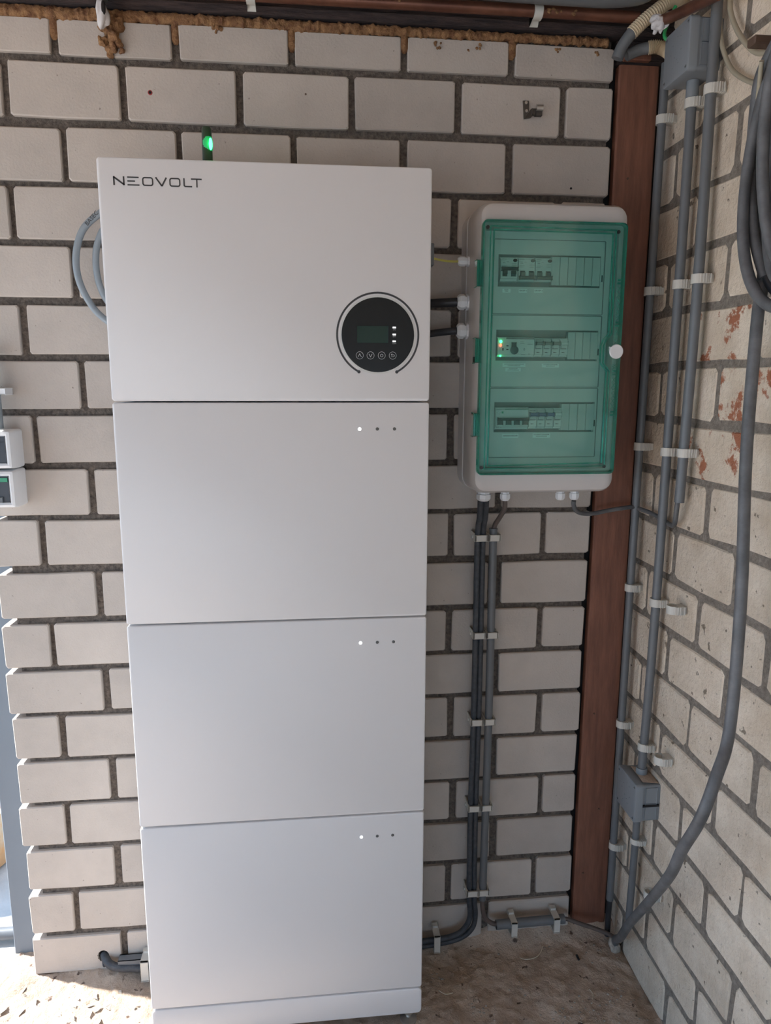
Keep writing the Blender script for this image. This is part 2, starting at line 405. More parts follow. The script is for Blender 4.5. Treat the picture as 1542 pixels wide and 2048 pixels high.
# snap nearest points to the corners
for X, Z in ((x0, z0), (x0, z1), (x1, z0), (x1, z1)):
    i = min(range(N), key=lambda i: (rect[i][0] - X) ** 2 + (rect[i][1] - Z) ** 2); rect[i] = (X, Z)
circ = [(cx + r * (1 + .12 * math.sin(3 * k)) * math.cos(2 * PI * k / N + PI / N), cz + r * 1.15 * math.sin(2 * PI * k / N + PI / N)) for k in range(N)]
s.loft([[(a, 0.092, b) for a, b in rect], [(a, 0.003, b) for a, b in rect], [(a + (cx - a) * .012, 0.0, b + (cz - b) * .03) for a, b in rect],
        [(a, 0.0, b) for a, b in circ], [(a, 0.0099, b) for a, b in circ]], cap0=False)
o = s.build('brick', M['brick'], wall_b, angle=25)
tag(o, 'brick with a drilled cable hole')
s = MB(); s.cyl((cx, 0.0094, cz), (cx, 0.0099, cz), 0.0165, 20); s.build('drill_hole', M['hole'], wall_b)

# right wall (x = 1.13), running towards the camera
s = MB(); s.box(1.1322, 1.24, -3.6, 0.11, -0.02, 2.45)
wall_r = s.build('wall_right', M['mortar_r'], smooth=False); tag(wall_r, 'whitewashed rough brick side wall with grey mortar', kind='structure')
rnd = random.Random(11); P_ = 0.2195
for n_ in range(0, 21):
    zb = max(0.1132 * n_ - 0.013, -0.02) + 0.0065; zt = 0.1132 * (n_ + 1) - 0.013 - 0.0065
    off = -0.055 if n_ % 2 == 0 else 0.053
    if n_ >= 15 and n_ % 2: off += 0.01
    for k in range(0, 6):
        yc = off - k * P_
        a = min(yc - rnd.uniform(.0055, .0085), 0.10); b = yc - P_ + rnd.uniform(.0055, .0085)
        for (a2, b2) in ([(0.10, yc + 0.007)] if k == 0 and yc < 0.06 else []) + [(a, b)]:
            L = a2 - b2
            if L < 0.03: continue
            full = L > 0.15; bw = 0.211 if full else 0.1
            chip = (n_, k) in ((13, 0), (13, 1), (12, 1), (11, 1)) and b2 < -0.3
            kk = rnd.randrange(7)
            me = brick_mesh(('rf' if full else 'rh') + ('c' if chip else ''), bw, 0.1, 0.014, 'brick_chip' if chip else 'brick_r', 0.003, 0.0028, 0.009, kk)
            o = link('brick', me, wall_r)
            # local x runs along -y of the world, so the face looks to -x
            o.rotation_euler = (rnd.uniform(-.003, .003), rnd.uniform(-.006, .006), -PI / 2)
            o.location = (1.130 + rnd.uniform(-.0018, .0012), a2, zb + rnd.uniform(-.002, .002))
            o.scale = (L / bw, 1, (zt - zb) / 0.1 * rnd.uniform(.985, 1.01))

# ceiling, far wall (out of view, they shade the corner)
s = MB(); s.box(-1.62, 1.24, -3.7, 0.16, 2.36, 2.46); o = s.build('ceiling', M['ceil'], smooth=False); tag(o, kind='structure')
s = MB(); s.box(-1.62, 1.24, -3.75, -3.62, 1.2, 2.36); o = s.build('wall_front', M['plaster'], smooth=False); tag(o, kind='structure')  # unseen fascia, added; the gap below lets sky fill the lower corner
s = MB(); s.box(-1.68, -1.62, -3.75, -2.5, 0, 2.36); s.box(-1.68, -1.62, -2.5, 0.16, 1.93, 2.36); o = s.build('wall_left', M['plaster'], smooth=False); tag(o, kind='structure')  # unseen wall and lintel, added to narrow the daylight and darken the top
# masonry behind the wall: outer leaf closes the gap over and beside the beam
s = MB(); s.box(-0.29, 1.24, 0.105, 0.16, -0.02, 2.36); o = s.build('wall_outer', M['brick_dirty'], smooth=False); tag(o, 'outer leaf of the back wall', kind='structure')

# timber beam on the wall
s = MB(); rings = []
for i in range(60):
    x = -0.34 + 1.47 * i / 59; v = Vector((x * 7, 0, 0))
    a = 0.004 * noise.noise(v); b = 0.005 * noise.noise(v * 1.7 + Vector((0, 5, 0))); c = 0.004 * noise.noise(v * 2.3 + Vector((0, 0, 9)))
    rings.append([(x, 0.10, 2.136), (x, -0.006 + a, 2.137 + c * .5), (x, -0.012 + b, 2.150), (x, -0.004 + a, 2.158 + c), (x, -0.010 + c, 2.172), (x, -0.006 + b, 2.215), (x, 0.10, 2.22)])
s.loft(rings); o = s.build('wooden_beam', M['beam'], angle=20); tag(o, 'rough dark timber beam lying on top of the brick wall', 'beam')
o['kind'] = 'structure'

# foam squeezed between the beam and the top course
def foam_strip(x0, x1, n):
    rings = []
    for i in range(n):
        x = x0 + (x1 - x0) * i / (n - 1); q = Vector((x, 0, 0))
        e = 0.006 * noise.noise(q * 90) + 0.004 * noise.noise(q * 210); lo = 0.004 * noise.noise(q * 120 + Vector((0, 4, 0)))
        hi = 0.005 * noise.noise(q * 60 + Vector((0, 0, 7)))
        thick = 0.001 + 0.008 * max(0, 1 - (x + .2) / 1.0)
        c = Vector((x, 0.002, 2.124))
        ring = []
        for k in range(8):
            a = 2 * PI * k / 8; f = 1 + 0.35 * noise.noise(Vector((x * 160, k * 3.1, 1)))
            ring.append((x, c.y + math.cos(a) * (0.0085 + e * .6) * f, c.z + hi * .5 + math.sin(a) * (0.008 + thick * .45 + lo) * f))
        rings.append(ring)
    return rings
foam = thing('foam_seam', (0.35, 0, 2.12), 'crusty orange expanding foam along the joint under the timber beam', 'foam')
s = MB(); s.loft(foam_strip(-0.325, 0.99, 420)); s.build('foam_bead', M['foam'], foam, angle=60)
for x, z0, wd in ((-.124, 2.078, .0095), (.1065, 2.080, .0085), (.3335, 2.077, .0085), (.5615, 2.085, .008), (.786, 2.083, .0085)):
    s = MB(); rg = []
    for i in range(14):
        z = 2.118 - (2.118 - z0) * i / 13; f = 1 - max(0, i - 10) * .22
        rg.append([(x + wd * f * math.cos(a) * (1 + .25 * noise.noise(Vector((x, a, z * 90)))), 0.006 - 0.007 * f * max(0, math.sin(a)) , z) for a in [2 * PI * k / 10 for k in range(10)]])
    s.loft(rg); s.build('foam_drip', M['foam'], foam, angle=60)
s = MB()
for c, r in (((-.022, -.006, 2.098), .012), ((-.010, -.008, 2.084), .011), ((-.030, -.006, 2.076), .010), ((-.014, -.006, 2.066), .010),
             ((0.0, -.005, 2.072), .008), ((.004, -.004, 2.060), .006), ((-.018, -.005, 2.108), .015), ((-.020, -.003, 2.054), .007), ((-.004, -.004, 2.108), .012)):
    s.blob(c, r, 3, .5, fr=110)
s.build('foam_lump', M['foam'], foam, angle=60)
for k, (x, z, r, n_) in enumerate(((.189, 2.104, .0075, 5), (.629, 2.098, .0065, 5), (.691, 2.096, .004, 2), (.715, 2.101, .005, 4), (.881, 2.102, .0055, 4), (.967, 2.101, .0045, 3))):
    s = MB()
    for q in range(n_):
        s.blob((x + rnd.uniform(-1.1, 1.1) * r, -0.0022, z + rnd.uniform(-.8, 1.2) * r), r * rnd.uniform(.35, .7), 2, .5, (1, .45, 1), 150)
    tag(s.build('foam_splat', M['foam'], angle=60),
        ['tangled orange foam splat left of centre on the top course', 'teardrop foam splat right of the joint on the top course', 'tiny foam crumb beside the wider foam smear',
         'wide foam smear high on the top course', 'brown foam stain above the metal clip', 'last small foam stain near the wall corner'][k], 'foam', 'foam splats on the top course')

# hanging pipe stub with white filler at the top left
t = thing('pipe_stub', (-0.020, -0.03, 2.13), 'short dark pipe end coated in white sealant above the orange foam', 'pipe')
s = MB(); s.tube([(-.018, -.030, 2.26), (-.019, -.030, 2.19), (-.019, -.030, 2.135)], .0085, 14, 3); s.build('pipe', M['cable_g'], t)
s = MB(); s.blob((-.0215, -.031, 2.112), .0125, 3, .35, (.85, .8, 2.0), 90); s.build('sealant', M['wrap'], t, angle=60)
s = MB(); s.blob((-.0175, -.0405, 2.118), .0052, 2, .3, (.8, .5, 2.2), 90); s.build('opening', M['hole'], t)

# copper pipe along the beam
t = thing('copper_pipe', (0.5, -.05, 2.15), 'tarnished brown copper pipe running along the dark timber beam', 'pipe')
s = MB(); s.tube([(-.34, -.05, 2.150), (.3, -.05, 2.150), (.75, -.05, 2.151), (1.03, -.052, 2.149)], .011, 14, 4)
s.build('pipe', M['copper'], t)
for x, L in ((.545, .010), (.842, .055), (.893, .010)):
    s = MB()
    for q in range(int(L / .006) + 2): s.blob((x + rnd.uniform(-.5, .5) * L, -.0605, 2.148 + rnd.uniform(-.003, .004)), rnd.uniform(.002, .0042), 2, .5, (1.2, .5, 1), 150)
    s.build('foam_residue', M['foam'], t, angle=60)
t2 = thing('copper_pipe', (1.06, -.2, 2.1), 'reddish copper pipe end leaning out over the upper grey junction box', 'pipe')
s = MB(); s.tube([(1.054, -.112, 2.119), (1.058, -.13, 2.115), (1.060, -.19, 2.100), (1.060, -.30, 2.073 + .0)], .010, 14, 5); s.build('pipe', M['copper'], t2)
s = MB(); s.blob((1.052, -.110, 2.117), .0125, 3, .9, (1.1, 1, 1.0), 120); s.blob((1.045, -.105, 2.109), .009, 3, .9, (1.2, 1, 1.0), 140); s.build('cloth_wrap', M['wrap'], t2, angle=60)
# clips on the copper pipe
for k, x in enumerate((.250, .812)):
    s = MB()
    prof = [(-.014, 2.176), (-.0245, 2.172), (-.0245, 2.168)]
    C_ = []
    for i in range(13):
        a = math.radians(115 + 215 * i / 12); C_.append((-.05 + .0128 * math.cos(a), 2.1505 + .0128 * math.sin(a)))
    C_ = [(-.030, 2.205), (-.052, 2.200)] + C_ + [(-.030, 2.134)]
    s.loft([[(x, a, b) for a, b in C_] + [(x, a + (.0035 if a > -.05 else -.0035) * .8, b - .002) for a, b in C_[::-1]],
            [(x + .017, a, b) for a, b in C_] + [(x + .017, a + (.0035 if a > -.05 else -.0035) * .8, b - .002) for a, b in C_[::-1]]])
    o = s.build('pipe_clip', M['clip']); tag(o, ['pale clip at the top edge left of centre on the copper pipe', 'pale plastic clip hooked over the copper pipe, right of centre'][k], 'pipe clip', 'clips on the copper pipe')
# big grey pipe above
t = thing('waste_pipe', (.9, -.13, 2.21), 'grey plastic waste pipe above the copper pipe, just in frame', 'pipe')
s = MB(); s.tube([(.35, -.105, 2.190), (.70, -.105, 2.180), (.88, -.105, 2.178), (.96, -.104, 2.180), (1.015, -.10, 2.192), (1.04, -.098, 2.225)], .038, 24, 6); s.build('pipe', M['pipe'], t)

# dark stub behind the corner, above the post
s = MB(); s.box(1.012, 1.128, 0.008, 0.10, 2.088, 2.134, .003); o = s.build('trim_2', M['beam'], smooth=False); tag(o, 'dark timber packing over the post', kind='structure')
s = MB(); s.box(1.026, 1.085, -0.004, 0.04, 2.092, 2.104, .002); o = s.build('trim_3', M['post']); tag(o, 'small timber block on the post', kind='structure')

s = MB(); s.box(1.003, 1.131, 0.030, 0.10, 0.0, 2.086); o = s.build('trim_4', M['gap_shade'], smooth=False); tag(o, 'black filler added to darken the gap behind the post', kind='structure')  # added box, its black paints the shade inside the gap
# corner post
t = thing('wooden_post', (1.06, 0, 0.03), 'tall red-brown timber post standing in the corner between the brick walls', 'post')
s = MB(); rings = []
for i in range(50):
    z = 0.030 + (2.084 - 0.030) * i / 49; e = 0.0012 * noise.noise(Vector((0, 0, z * 9))); e2 = .0012 * noise.noise(Vector((4, 0, z * 14)))
    xl = 1.019 + e; yf = 0.001 + e2 * .6; zz = z
    rings.append([(xl, .022, zz), (xl, yf + .004, zz), (xl + .003, yf, zz), (1.104, yf, zz - .0), (1.107, yf + .003, zz), (1.107, .022, zz)])
s.loft(rings); s.build('board', M['post'], t, angle=25)
for x, z in ((1.045, .62), (1.072, .36), (1.04, .18), (1.05, 1.86)):
    s = MB(); s.cyl((x, .003, z), (x, -.0010, z), .0022, 10); s.build('nail', M['rust'], t)

# ---------------------------------------------------------------- steel post and things outside
s = MB(); s.box(-0.408, -0.33, 0.085, 0.125, -0.005, 2.36, .002); o = s.build('door_1', M['steel_post']); tag(o, 'blue-grey steel door post beyond the end of the brick wall', kind='structure')
s = MB(); s.tube([(-1.4, .135, .020), (-.9, .135, .018), (-.41, .135, .016)], .016, 16, 2); o = s.build('ground_pipe', M['pipe']); tag(o, 'grey pipe lying on the ground outside, by the steel door post', 'pipe')
t = thing('clay_pot', (-0.71, 0.49, 0), 'bright orange clay bowl outside in the sun, at the left edge', 'pot')
s = MB(); s.lathe((-0.71, .49, 0), (0, 0, 1), [(0, .14), (.01, .15), (.17, .20), (.18, .213), (.215, .213), (.218, .195), (.18, .187), (.15, .17)], 32); s.build('pot', M['orange'], t)
s = MB(); s.cyl((-0.71, .49, .16), (-.71, .49, .185), .184, 28); s.build('soil', M['rust'], t)

# ---------------------------------------------------------------- the white cabinet stack
CX0, CX1, CF, CB = 0.003, 0.583, -0.235, -0.045
def shell(z0, z1, b=.0035, br=0.010, bot_r=0.006):
    s = MB()
    s.loft([rry(CX0, CX1, z0, z1, bot_r, CB, .002), rry(CX0, CX1, z0, z1, bot_r, CB - .003), rry(CX0, CX1, z0, z1, bot_r, CF + b),
            rry(CX0, CX1, z0, z1, bot_r, CF + b * .3, b * .3), rry(CX0, CX1, z0, z1, bot_r, CF, b)])
    return s
Z = [1.801, 1.388, 0.9655, 0.538, 0.1105, 0.045]; gap = .0013
CXM = .293
inv = thing('inverter_unit', (CXM, -.14, Z[1]), 'white hybrid inverter with round black display, topmost unit of the stack', 'inverter')
shell(Z[1] + gap, Z[0], bot_r=.006).build('body', M['white'], inv, angle=25)
L_ = MB(); y0, y1 = CF + .0002, CF - .0004
zt, zb_ = 1.7700, 1.7555; th = .0026
def lx(a): return .0297 + (a - 108) / (1362 - 108) * (.1785 - .0297)
L_.ribbon([(lx(118), zb_), (lx(118), zt - .0006)], th, y0, y1); L_.ribbon([(lx(112), zt - .0008), (lx(262), zb_ + .0008)], th * 1.05, y0, y1); L_.ribbon([(lx(256), zb_ + .0006), (lx(256), zt)], th, y0, y1)
for q, e in ((zt - th / 2 * .8, 468), ((zt + zb_) / 2, 414), (zb_ + th / 2 * .8, 474)): L_.ribbon([(lx(306), q), (lx(e), q)], th * .8, y0, y1)
for a, b in ((515, 670), (898, 1055)): L_.ribbon(rr(lx(a) + th * .4, lx(b) - th * .4, zb_ + th * .4, zt - th * .4, .0032, 4), th * .85, y0, y1, closed=True)
L_.ribbon([(lx(706), zt), (lx(790), zb_ + .0006)], th, y0, y1); L_.ribbon([(lx(790), zb_ + .0006), (lx(858), zt)], th, y0, y1)
L_.ribbon([(lx(1108), zt), (lx(1108), zb_ + .0024), (lx(1122), zb_ + th * .45), (lx(1220), zb_ + th * .4)], th * .85, y0, y1)
L_.ribbon([(lx(1208), zt - th * .4), (lx(1362), zt - th * .4)], th * .85, y0, y1); L_.ribbon([(lx(1290), zt - th * .4), (lx(1290), zb_)], th * .85, y0, y1)
tag(L_.build('lettering', M['dark_print'], inv, smooth=False), 'dark NEOVOLT lettering')
DX, DZ = .4852, 1.5095
s = MB(); s.lathe((DX, CF + .0005, DZ), (0, -1, 0), [(0, .0672), (.0015, .0672), (.0022, .0665)], 64); dsp = s.build('display', M['black_glass'], inv, angle=20)
s = MB(); s.ribbon([(DX + .0688 * math.cos(a), DZ + .0688 * math.sin(a)) for a in [2 * PI * k / 64 for k in range(64)]], .0034, CF + .0005, CF - .0008, True); s.build('silver_ring', M['rim'], inv, smooth=False)
arc = [(DX + .0752 * math.cos(a), DZ + .0752 * math.sin(a)) for a in [math.radians(-62 + 304 * k / 72) for k in range(73)]]
s = MB(); s.ribbon(arc, .0034, CF + .0005, CF - .0005)
for e in (arc[0], arc[-1]): s.cyl((e[0], CF + .0003, e[1]), (e[0], CF - .0009, e[1]), .0030, 16)
s.build('arc_mark', M['dark_print'], inv, smooth=False)
yd = CF - .0024
s = MB(); s.box(.4465, .5040, yd + .0004, yd - .0003, 1.4955, 1.5255, .0002); s.build('screen', M['lcd'], dsp, smooth=False)
for k, (z, tx) in enumerate(((1.5232, 'SYS'), (1.5108, 'BAT'), (1.4985, 'COM'))):
    s = MB(); s.box(.5152 - .0029, .5152 + .0029, yd + .0003, yd - .0004, z - .0012, z + .0012, .0002); s.build('indicator_led', M['led_w'], dsp, smooth=False)
    text('led_caption', tx, .5152, z - .0050, .0022, yd - .0001, M['icon'], dsp, 'CENTER')
for k, x in enumerate((.4513, .4713, .4920, .5125)):
    z = 1.4728
    s = MB(); s.ribbon([(x + .0066 * math.cos(a), z + .0066 * math.sin(a)) for a in [2 * PI * q / 32 for q in range(32)]], .0006, yd + .0002, yd - .0003, True)
    if k == 0: s.ribbon([(x - .003, z - .0028), (x, z + .003), (x + .003, z - .0028)], .0008, yd + .0002, yd - .0003)
    if k == 1: s.ribbon([(x - .003, z + .0028), (x, z - .003), (x + .003, z + .0028)], .0008, yd + .0002, yd - .0003)
    if k == 2: s.ribbon([(x + .0025 * math.cos(a), z + .0025 * math.sin(a)) for a in [2 * PI * q / 16 for q in range(16)]], .0008, yd + .0002, yd - .0003, True)
    if k == 3:
        s.ribbon([(x - .003, z - .0022), (x + .0015, z - .0022), (x + .003, z - .0010), (x + .003, z + .0006), (x + .0015, z + .0016), (x - .0028, z + .0016)], .0008, yd + .0002, yd - .0003)
        s.ribbon([(x - .0010, z + .0034), (x - .0030, z + .0016), (x - .0010, z - .0002)], .0008, yd + .0002, yd - .0003)
    s.build('touch_button', M['icon'], dsp, smooth=False)
s = MB(); s.box(.578, .5925, -.21, -.17, 1.638, 1.678, .0015); s.build('side_socket', M['pipe'], inv)
# batteries
bats = []
for k, (zt_, zb2, zl) in enumerate(((Z[1], Z[2], 1.3375), (Z[2], Z[3], .9148), (Z[3], Z[4], .4875))):
    b = thing('battery_module', (CXM, -.14, zb2), ['white battery module directly under the inverter, first of three',
        'white battery module in the middle of the three', 'lowest white battery module, resting on the plinth'][k], 'battery', 'stacked white battery modules')
    shell(zb2 + gap, zt_ - gap, bot_r=.005).build('body', M['white'], b, angle=25)
    for q, x in enumerate((.4508, .4840, .5165)):
        s = MB(); s.lathe((x, CF + .0004, zl), (0, -1, 0), [(0, .0031), (.0010, .0031), (.0016, .002)], 16)
        o = s.build('indicator_led', M['led_w'] if q == 0 else M['led_off'], b)
        if q == 0: tag(o, 'lit white indicator')
pl = thing('plinth', (CXM, -.14, 0.0), 'low white plinth under the battery stack', 'plinth')
s = MB(); 
s.loft([rry(CX0, CX1, Z[5], Z[4] - gap, .010, CB, .002), rry(CX0, CX1, Z[5], Z[4] - gap, .010, CF + .0035), rry(CX0, CX1, Z[5], Z[4] - gap, .010, CF + .001, .001), rry(CX0, CX1, Z[5], Z[4] - gap, .010, CF, .0035)])
s.build('body', M['white'], pl, angle=25)
for x in (.03, .558):
    for y in (-.205, -.07):
        s = MB(); s.lathe((x, y, 0.000), (0, 0, 1), [(-.004, .019), (.006, .019), (.009, .011), (.011, .006), (.022, .006), (.022, .0115), (.030, .0115), (.030, .006), (.050, .006)], 6 if False else 14); s.build('levelling_foot', M['metal'], pl)
# grey frame ring at the foot left (small bracket seen left)
# dongle
t = thing('wireless_dongle', (.1765, -.13, 1.80), 'black stick dongle with a bright green light standing on the inverter', 'dongle')
s = MB(); s.lathe((.1765, -.13, 1.799), (0, 0, 1), [(0, .0100), (.070, .0092), (.084, .0090), (.088, .0075), (.0895, .004)], 20); s.build('casing', M['dongle'], t)
s = MB(); s.lathe((.1775, -.1305, 1.842), (0, 0, 1), [(0, .0060), (.004, .0085), (.010, .0097), (.020, .0098), (.027, .0088), (.032, .0060)], 20); s.build('casing_glow', M['dongle_glow'], t)  # emissive sleeve imitating the LED glow inside the casing
s = MB(); s.lathe((.1838, -.1375, 1.846), (0, 0, 1), [(0, .0005), (.002, .0022), (.006, .0034), (.011, .0036), (.016, .0030), (.020, .0018), (.021, .0005)], 12); s.build('green_light', M['led_g'], t)
pd = bpy.data.lights.new('dongle_glow', 'POINT'); pd.energy = 0.010; pd.color = (.05, 1, .25); pd.shadow_soft_size = .004
po = bpy.data.objects.new('dongle_glow', pd); COL.objects.link(po); po.location = (.1832, -.1475, 1.857)
po.parent = t; po.matrix_parent_inverse = Matrix.Translation(-Vector(t.location))

# cable loops behind the cabinet, left
t = thing('cable_coil', (-.05, -.03, 1.55), 'light grey cable looped out from behind the left side of the inverter', 'cable')
s = MB(); s.tube([(.06, -.04, 1.80), (-.010, -.030, 1.776), (-.053, -.030, 1.752), (-.086, -.03, 1.721), (-.102, -.03, 1.674), (-.100, -.03, 1.626), (-.082, -.03, 1.582), (-.056, -.03, 1.551), (0, -.032, 1.515), (.06, -.04, 1.50)], .0068, 14, 6)
s.build('outer_loop', M['cable_lg'], t)
s = MB(); s.tube([(.03, -.028, 1.76), (-.035, -.026, 1.735), (-.058, -.026, 1.703), (-.066, -.026, 1.66), (-.060, -.026, 1.612), (-.038, -.026, 1.575), (.03, -.028, 1.53)], .0066, 14, 6)
s.build('inner_loop', M['cable_lg'], t)
text('cable_print', 'BASEC', -.074, 1.7275, .0085, -.0374, M['dark_print'], t, 'LEFT', -math.radians(47))

# ---------------------------------------------------------------- meter boxes, left edge
t = thing('switch_box', (-.33, 0, 1.16), 'white two-row switch box with dark windows on the wall at the left edge', 'switch box')
for k, (z0, z1) in enumerate(((1.2470, 1.327), (1.166, 1.2455))):
    xr = -.2430 
    s = MB(); X0_ = -.328
    s.loft([rry(X0_, xr - .004, z0, z1, .006, 0), rry(X0_, xr - .004, z0, z1, .006, -.040), rry(X0_, xr - .004, z0, z1, .006, -.058, .003), rry(X0_, xr - .004, z0, z1, .006, -.060, .008), rry(X0_, xr - .004, z0, z1, .006, -.056, .013)])
    s.build('housing', M['meter_white'], t)
    s = MB(); s.box(X0_ + .014, xr - .0165, -.054, -.0575, z0 + .013 - .000, z1 - .0125, .001); wnd = s.build('window', M['meter_dark'], t)
    if k == 0:
        s = MB(); s.box(X0_ + .014, xr - .0168, -.0572, -.0585, z1 - .0245, z1 - .0235); s.build('window_groove', M['toggle'], wnd)
    else:
        s = MB(); s.box(X0_ + .014, xr - .018, -.0572, -.0595, z1 - .0240, z1 - .0155, .0004); s.build('green_strip', M['meter_green'], wnd)
        s = MB(); s.box(X0_ + .014, xr - .030, -.0572, -.061, z0 + .0135, z0 + .024, .001); s.build('latch', M['pipe'], wnd)
t = thing('conduit', (-.285, -.02, 1.33), 'grey conduit entering the top of the left switch box', 'conduit')
s = MB(); s.tube([(-.2845, -.022, 1.3285), (-.2855, -.022, 1.50)], .0105, 16, 4); s.build('pipe', M['cable_lg'], t)
s = MB(); s.box(-.325, -.2585, 0, -.036, 1.3985, 1.4105, .0015); o = s.build('pipe_clip', M['meter_white']); tag(o, 'white clip on the conduit above the left switch box', 'pipe clip')

# ---------------------------------------------------------------- distribution box
BX0, BX1, BZ0, BZ1 = .688, 1.002, 1.192, 1.777
db = thing('distribution_box', (.845, 0, BZ0), 'grey distribution box with a transparent green door, mounted right of the cabinet', 'distribution box')
s = MB(); R_ = .032
ox0, ox1, oz0, oz1 = .7045, .9760, 1.2475, 1.7235
rings = [rry(BX0, BX1, BZ0, BZ1, R_, 0.0), rry(BX0, BX1, BZ0, BZ1, R_, -.050), rry(BX0, BX1, BZ0, BZ1, R_, -.0505, .004), rry(BX0, BX1, BZ0, BZ1, R_, -.056, .004),
         rry(BX0, BX1, BZ0, BZ1, R_, -.0565, .001), rry(BX0, BX1, BZ0, BZ1, R_, -.110, .002), rry(BX0, BX1, BZ0, BZ1, R_, -.128, .0045), rry(BX0, BX1, BZ0, BZ1, R_, -.138, .0095), rry(BX0, BX1, BZ0, BZ1, R_, -.143, .018),
         rry(ox0 - .006, ox1 + .006, oz0 - .006, oz1 + .006, .010, -.1435), rry(ox0, ox1, oz0, oz1, .006, -.1435), rry(ox0, ox1, oz0, oz1, .006, -.100)]
s.loft(rings); s.build('housing', M['box'], db, angle=30)
# inner cover with three windows
PY = -.112
s = MB(); wins = [(.7409, .9525, 1.6164, 1.6775), (.7405, .9553, 1.4696, 1.5303), (.7409, .9558, 1.3226, 1.3839)]
xs = (ox0 + .001, .7405, .954, ox1 - .001)
zs = [oz1 - .001]
for a in wins: zs += [a[3], a[2]]
zs += [oz0 + .001]
for i in range(len(zs) - 1):
    top, bot = zs[i], zs[i + 1]
    if i % 2 == 0: s.box(xs[0], xs[3], PY, PY + .004, bot, top)
    else: s.box(xs[0], xs[1], PY, PY + .004, bot, top); s.box(xs[2], xs[3], PY, PY + .004, bot, top)
s.build('inner_cover', M['panel'], db, smooth=False)
for z0, z1 in ((1.5625, 1.7070), (1.4155, 1.5600), (1.2690, 1.4130)):
    s = MB(); s.ribbon(rr(.7305, .9620, z0, z1, .002, 2), .0013, PY + .0005, PY - .0018, True); s.build('cover_seam', M['rail'], db, smooth=False)
for (a, b, c, d) in wins:
    s = MB(); s.ribbon([(a, c), (b, c), (b, d), (a, d)], .0012, PY + .0005, PY - .0010, True); s.build('window_edge', M['rail'], db, smooth=False)
    s = MB(); s.box(a - .001, b + .001, -.1035, -.1005, c - .001, d + .001); s.build('rail', M['rail'], db, smooth=False)
for z in (1.6346, 1.4876, 1.3405):
    s = MB(); s.box(.9570, .9590, PY + .001, PY - .0009, z - .0065, z + .0065, .0003); s.build('slot', M['toggle'], db, smooth=False)
# blank covers
for (a, b, c, d), x0 in zip(wins, (.8500, .8905, .8832)):
    w_ = .0178 if x0 > .86 else .0170; x = x0; n_ = int(round((b - x0) / w_)); w_ = (b - x0) / n_
    for k in range(n_):
        s = MB(); s.box(x + .0004, x + w_ - .0004, -.1050, -.1150, c + .003, d - .003, .0006); s.build('blank_cover', M['blank'], db, smooth=False); x += w_
# paper labels
def label(x0, x1, z0, z1, lines):
    s = MB(); s.box(x0, x1, PY + .0002, PY - .0005, z0, z1); lb = s.build('paper_label', M['paper'], db, smooth=False)
    n_ = len(lines); hh = (z1 - z0) / (n_ + .6)
    for i, t_ in enumerate(lines):
        o = text('label_text', t_, (x0 + x1) / 2, z1 - hh * (i + 1.0) - hh * .02, hh * .66, PY - .0007, M['dark_print'], lb, 'CENTER')
        wd = o.dimensions.x; lim = (x1 - x0) * .9
        if wd > lim:
            me = o.data; cx_ = (x0 + x1) / 2
            for v in me.vertices: v.co.x = cx_ + (v.co.x - cx_) * lim / wd
label(.7502, .7670, 1.6043, 1.6116, ['GROEP 1', 'OVEN']); label(.7841, .8010, 1.6045, 1.6118, ['GROEP 2']); label(.8163, .8341, 1.6050, 1.6123, ['GROEP 3'])
label(.7552, .8035, 1.4564, 1.4640, ['AUTOMATISCHE OMSCHAKELAAR', 'HOOFDSCHAKELAAR']); label(.7614, .7941, 1.4476, 1.4547, ['NOODSTROOM', 'HOOFDSCHAKELAAR']); label(.8387, .8751, 1.4559, 1.4634, ['AUTOMAAT OMVORMER', 'NOODSTROOM'])
label(.7593, .7937, 1.3101, 1.3186, ['AARDLEKSCHAKELAAR']); label(.8249, .8628, 1.3101, 1.3193, ['AUTOMAAT OMVORMER', 'NOODSTROOM'])
# door
s = MB(); DX0, DX1, DZ0, DZ1 = .6965, .9865, 1.2380, 1.7335
s.loft([rry(DX0, DX1, DZ0, DZ1, .009, -.1445), rry(DX0, DX1, DZ0, DZ1, .009, -.1550), rry(DX0, DX1, DZ0, DZ1, .009, -.158, .003)])
door = s.build('door', M['green'], db, angle=30)
s = MB(); s.ribbon(rr(DX0 + .0012, DX1 - .0012, DZ0 + .0012, DZ1 - .0012, .008, 4), .0030, -.1460, -.1590, True); s.build('door_rim', M['green_d'], door, smooth=False)
def ridge(d, wd, y1, nt=0.0):
    pts = [(.7175 - d, 1.7150 + d), (.9565 + d, 1.7125 + d), (.9585 + d, 1.5210), (.9475 + d, 1.5085 - nt), (.9435 + d, 1.4985 - nt), (.9440 + d, 1.4640 + nt), (.9500 + d, 1.4570 + nt), (.9580 + d, 1.4475), (.9585 + d, 1.2612 - d), (.7170 - d, 1.2570 - d)]
    s = MB(); s.ribbon(pts, wd, -.1575, y1, True); s.build('door_ridge', M['green_d'], door, smooth=False)
ridge(0, .0022, -.1615); ridge(.0065, .0020, -.1605, 0.0)
for x, z in ((.7054, 1.7194), (.7047, 1.2532), (.9655, 1.2535), (.968, 1.7165)):
    s = MB(); s.cyl((x, -.1570, z), (x, -.1592, z), .0036, 14); s.build('screw_cap', M['toggle'], door)
for z0, z1 in ((1.6098, 1.6599), (1.4632, 1.5112), (1.3164, 1.3635)):
    s = MB(); s.box(.6870, .7000, -.1360, -.1520, z0, z1, .0015); s.cyl((.6905, -.1520, z0 + .002), (.6905, -.1520, z1 - .002), .0028, 10); s.build('hinge', M['green_d'], door)
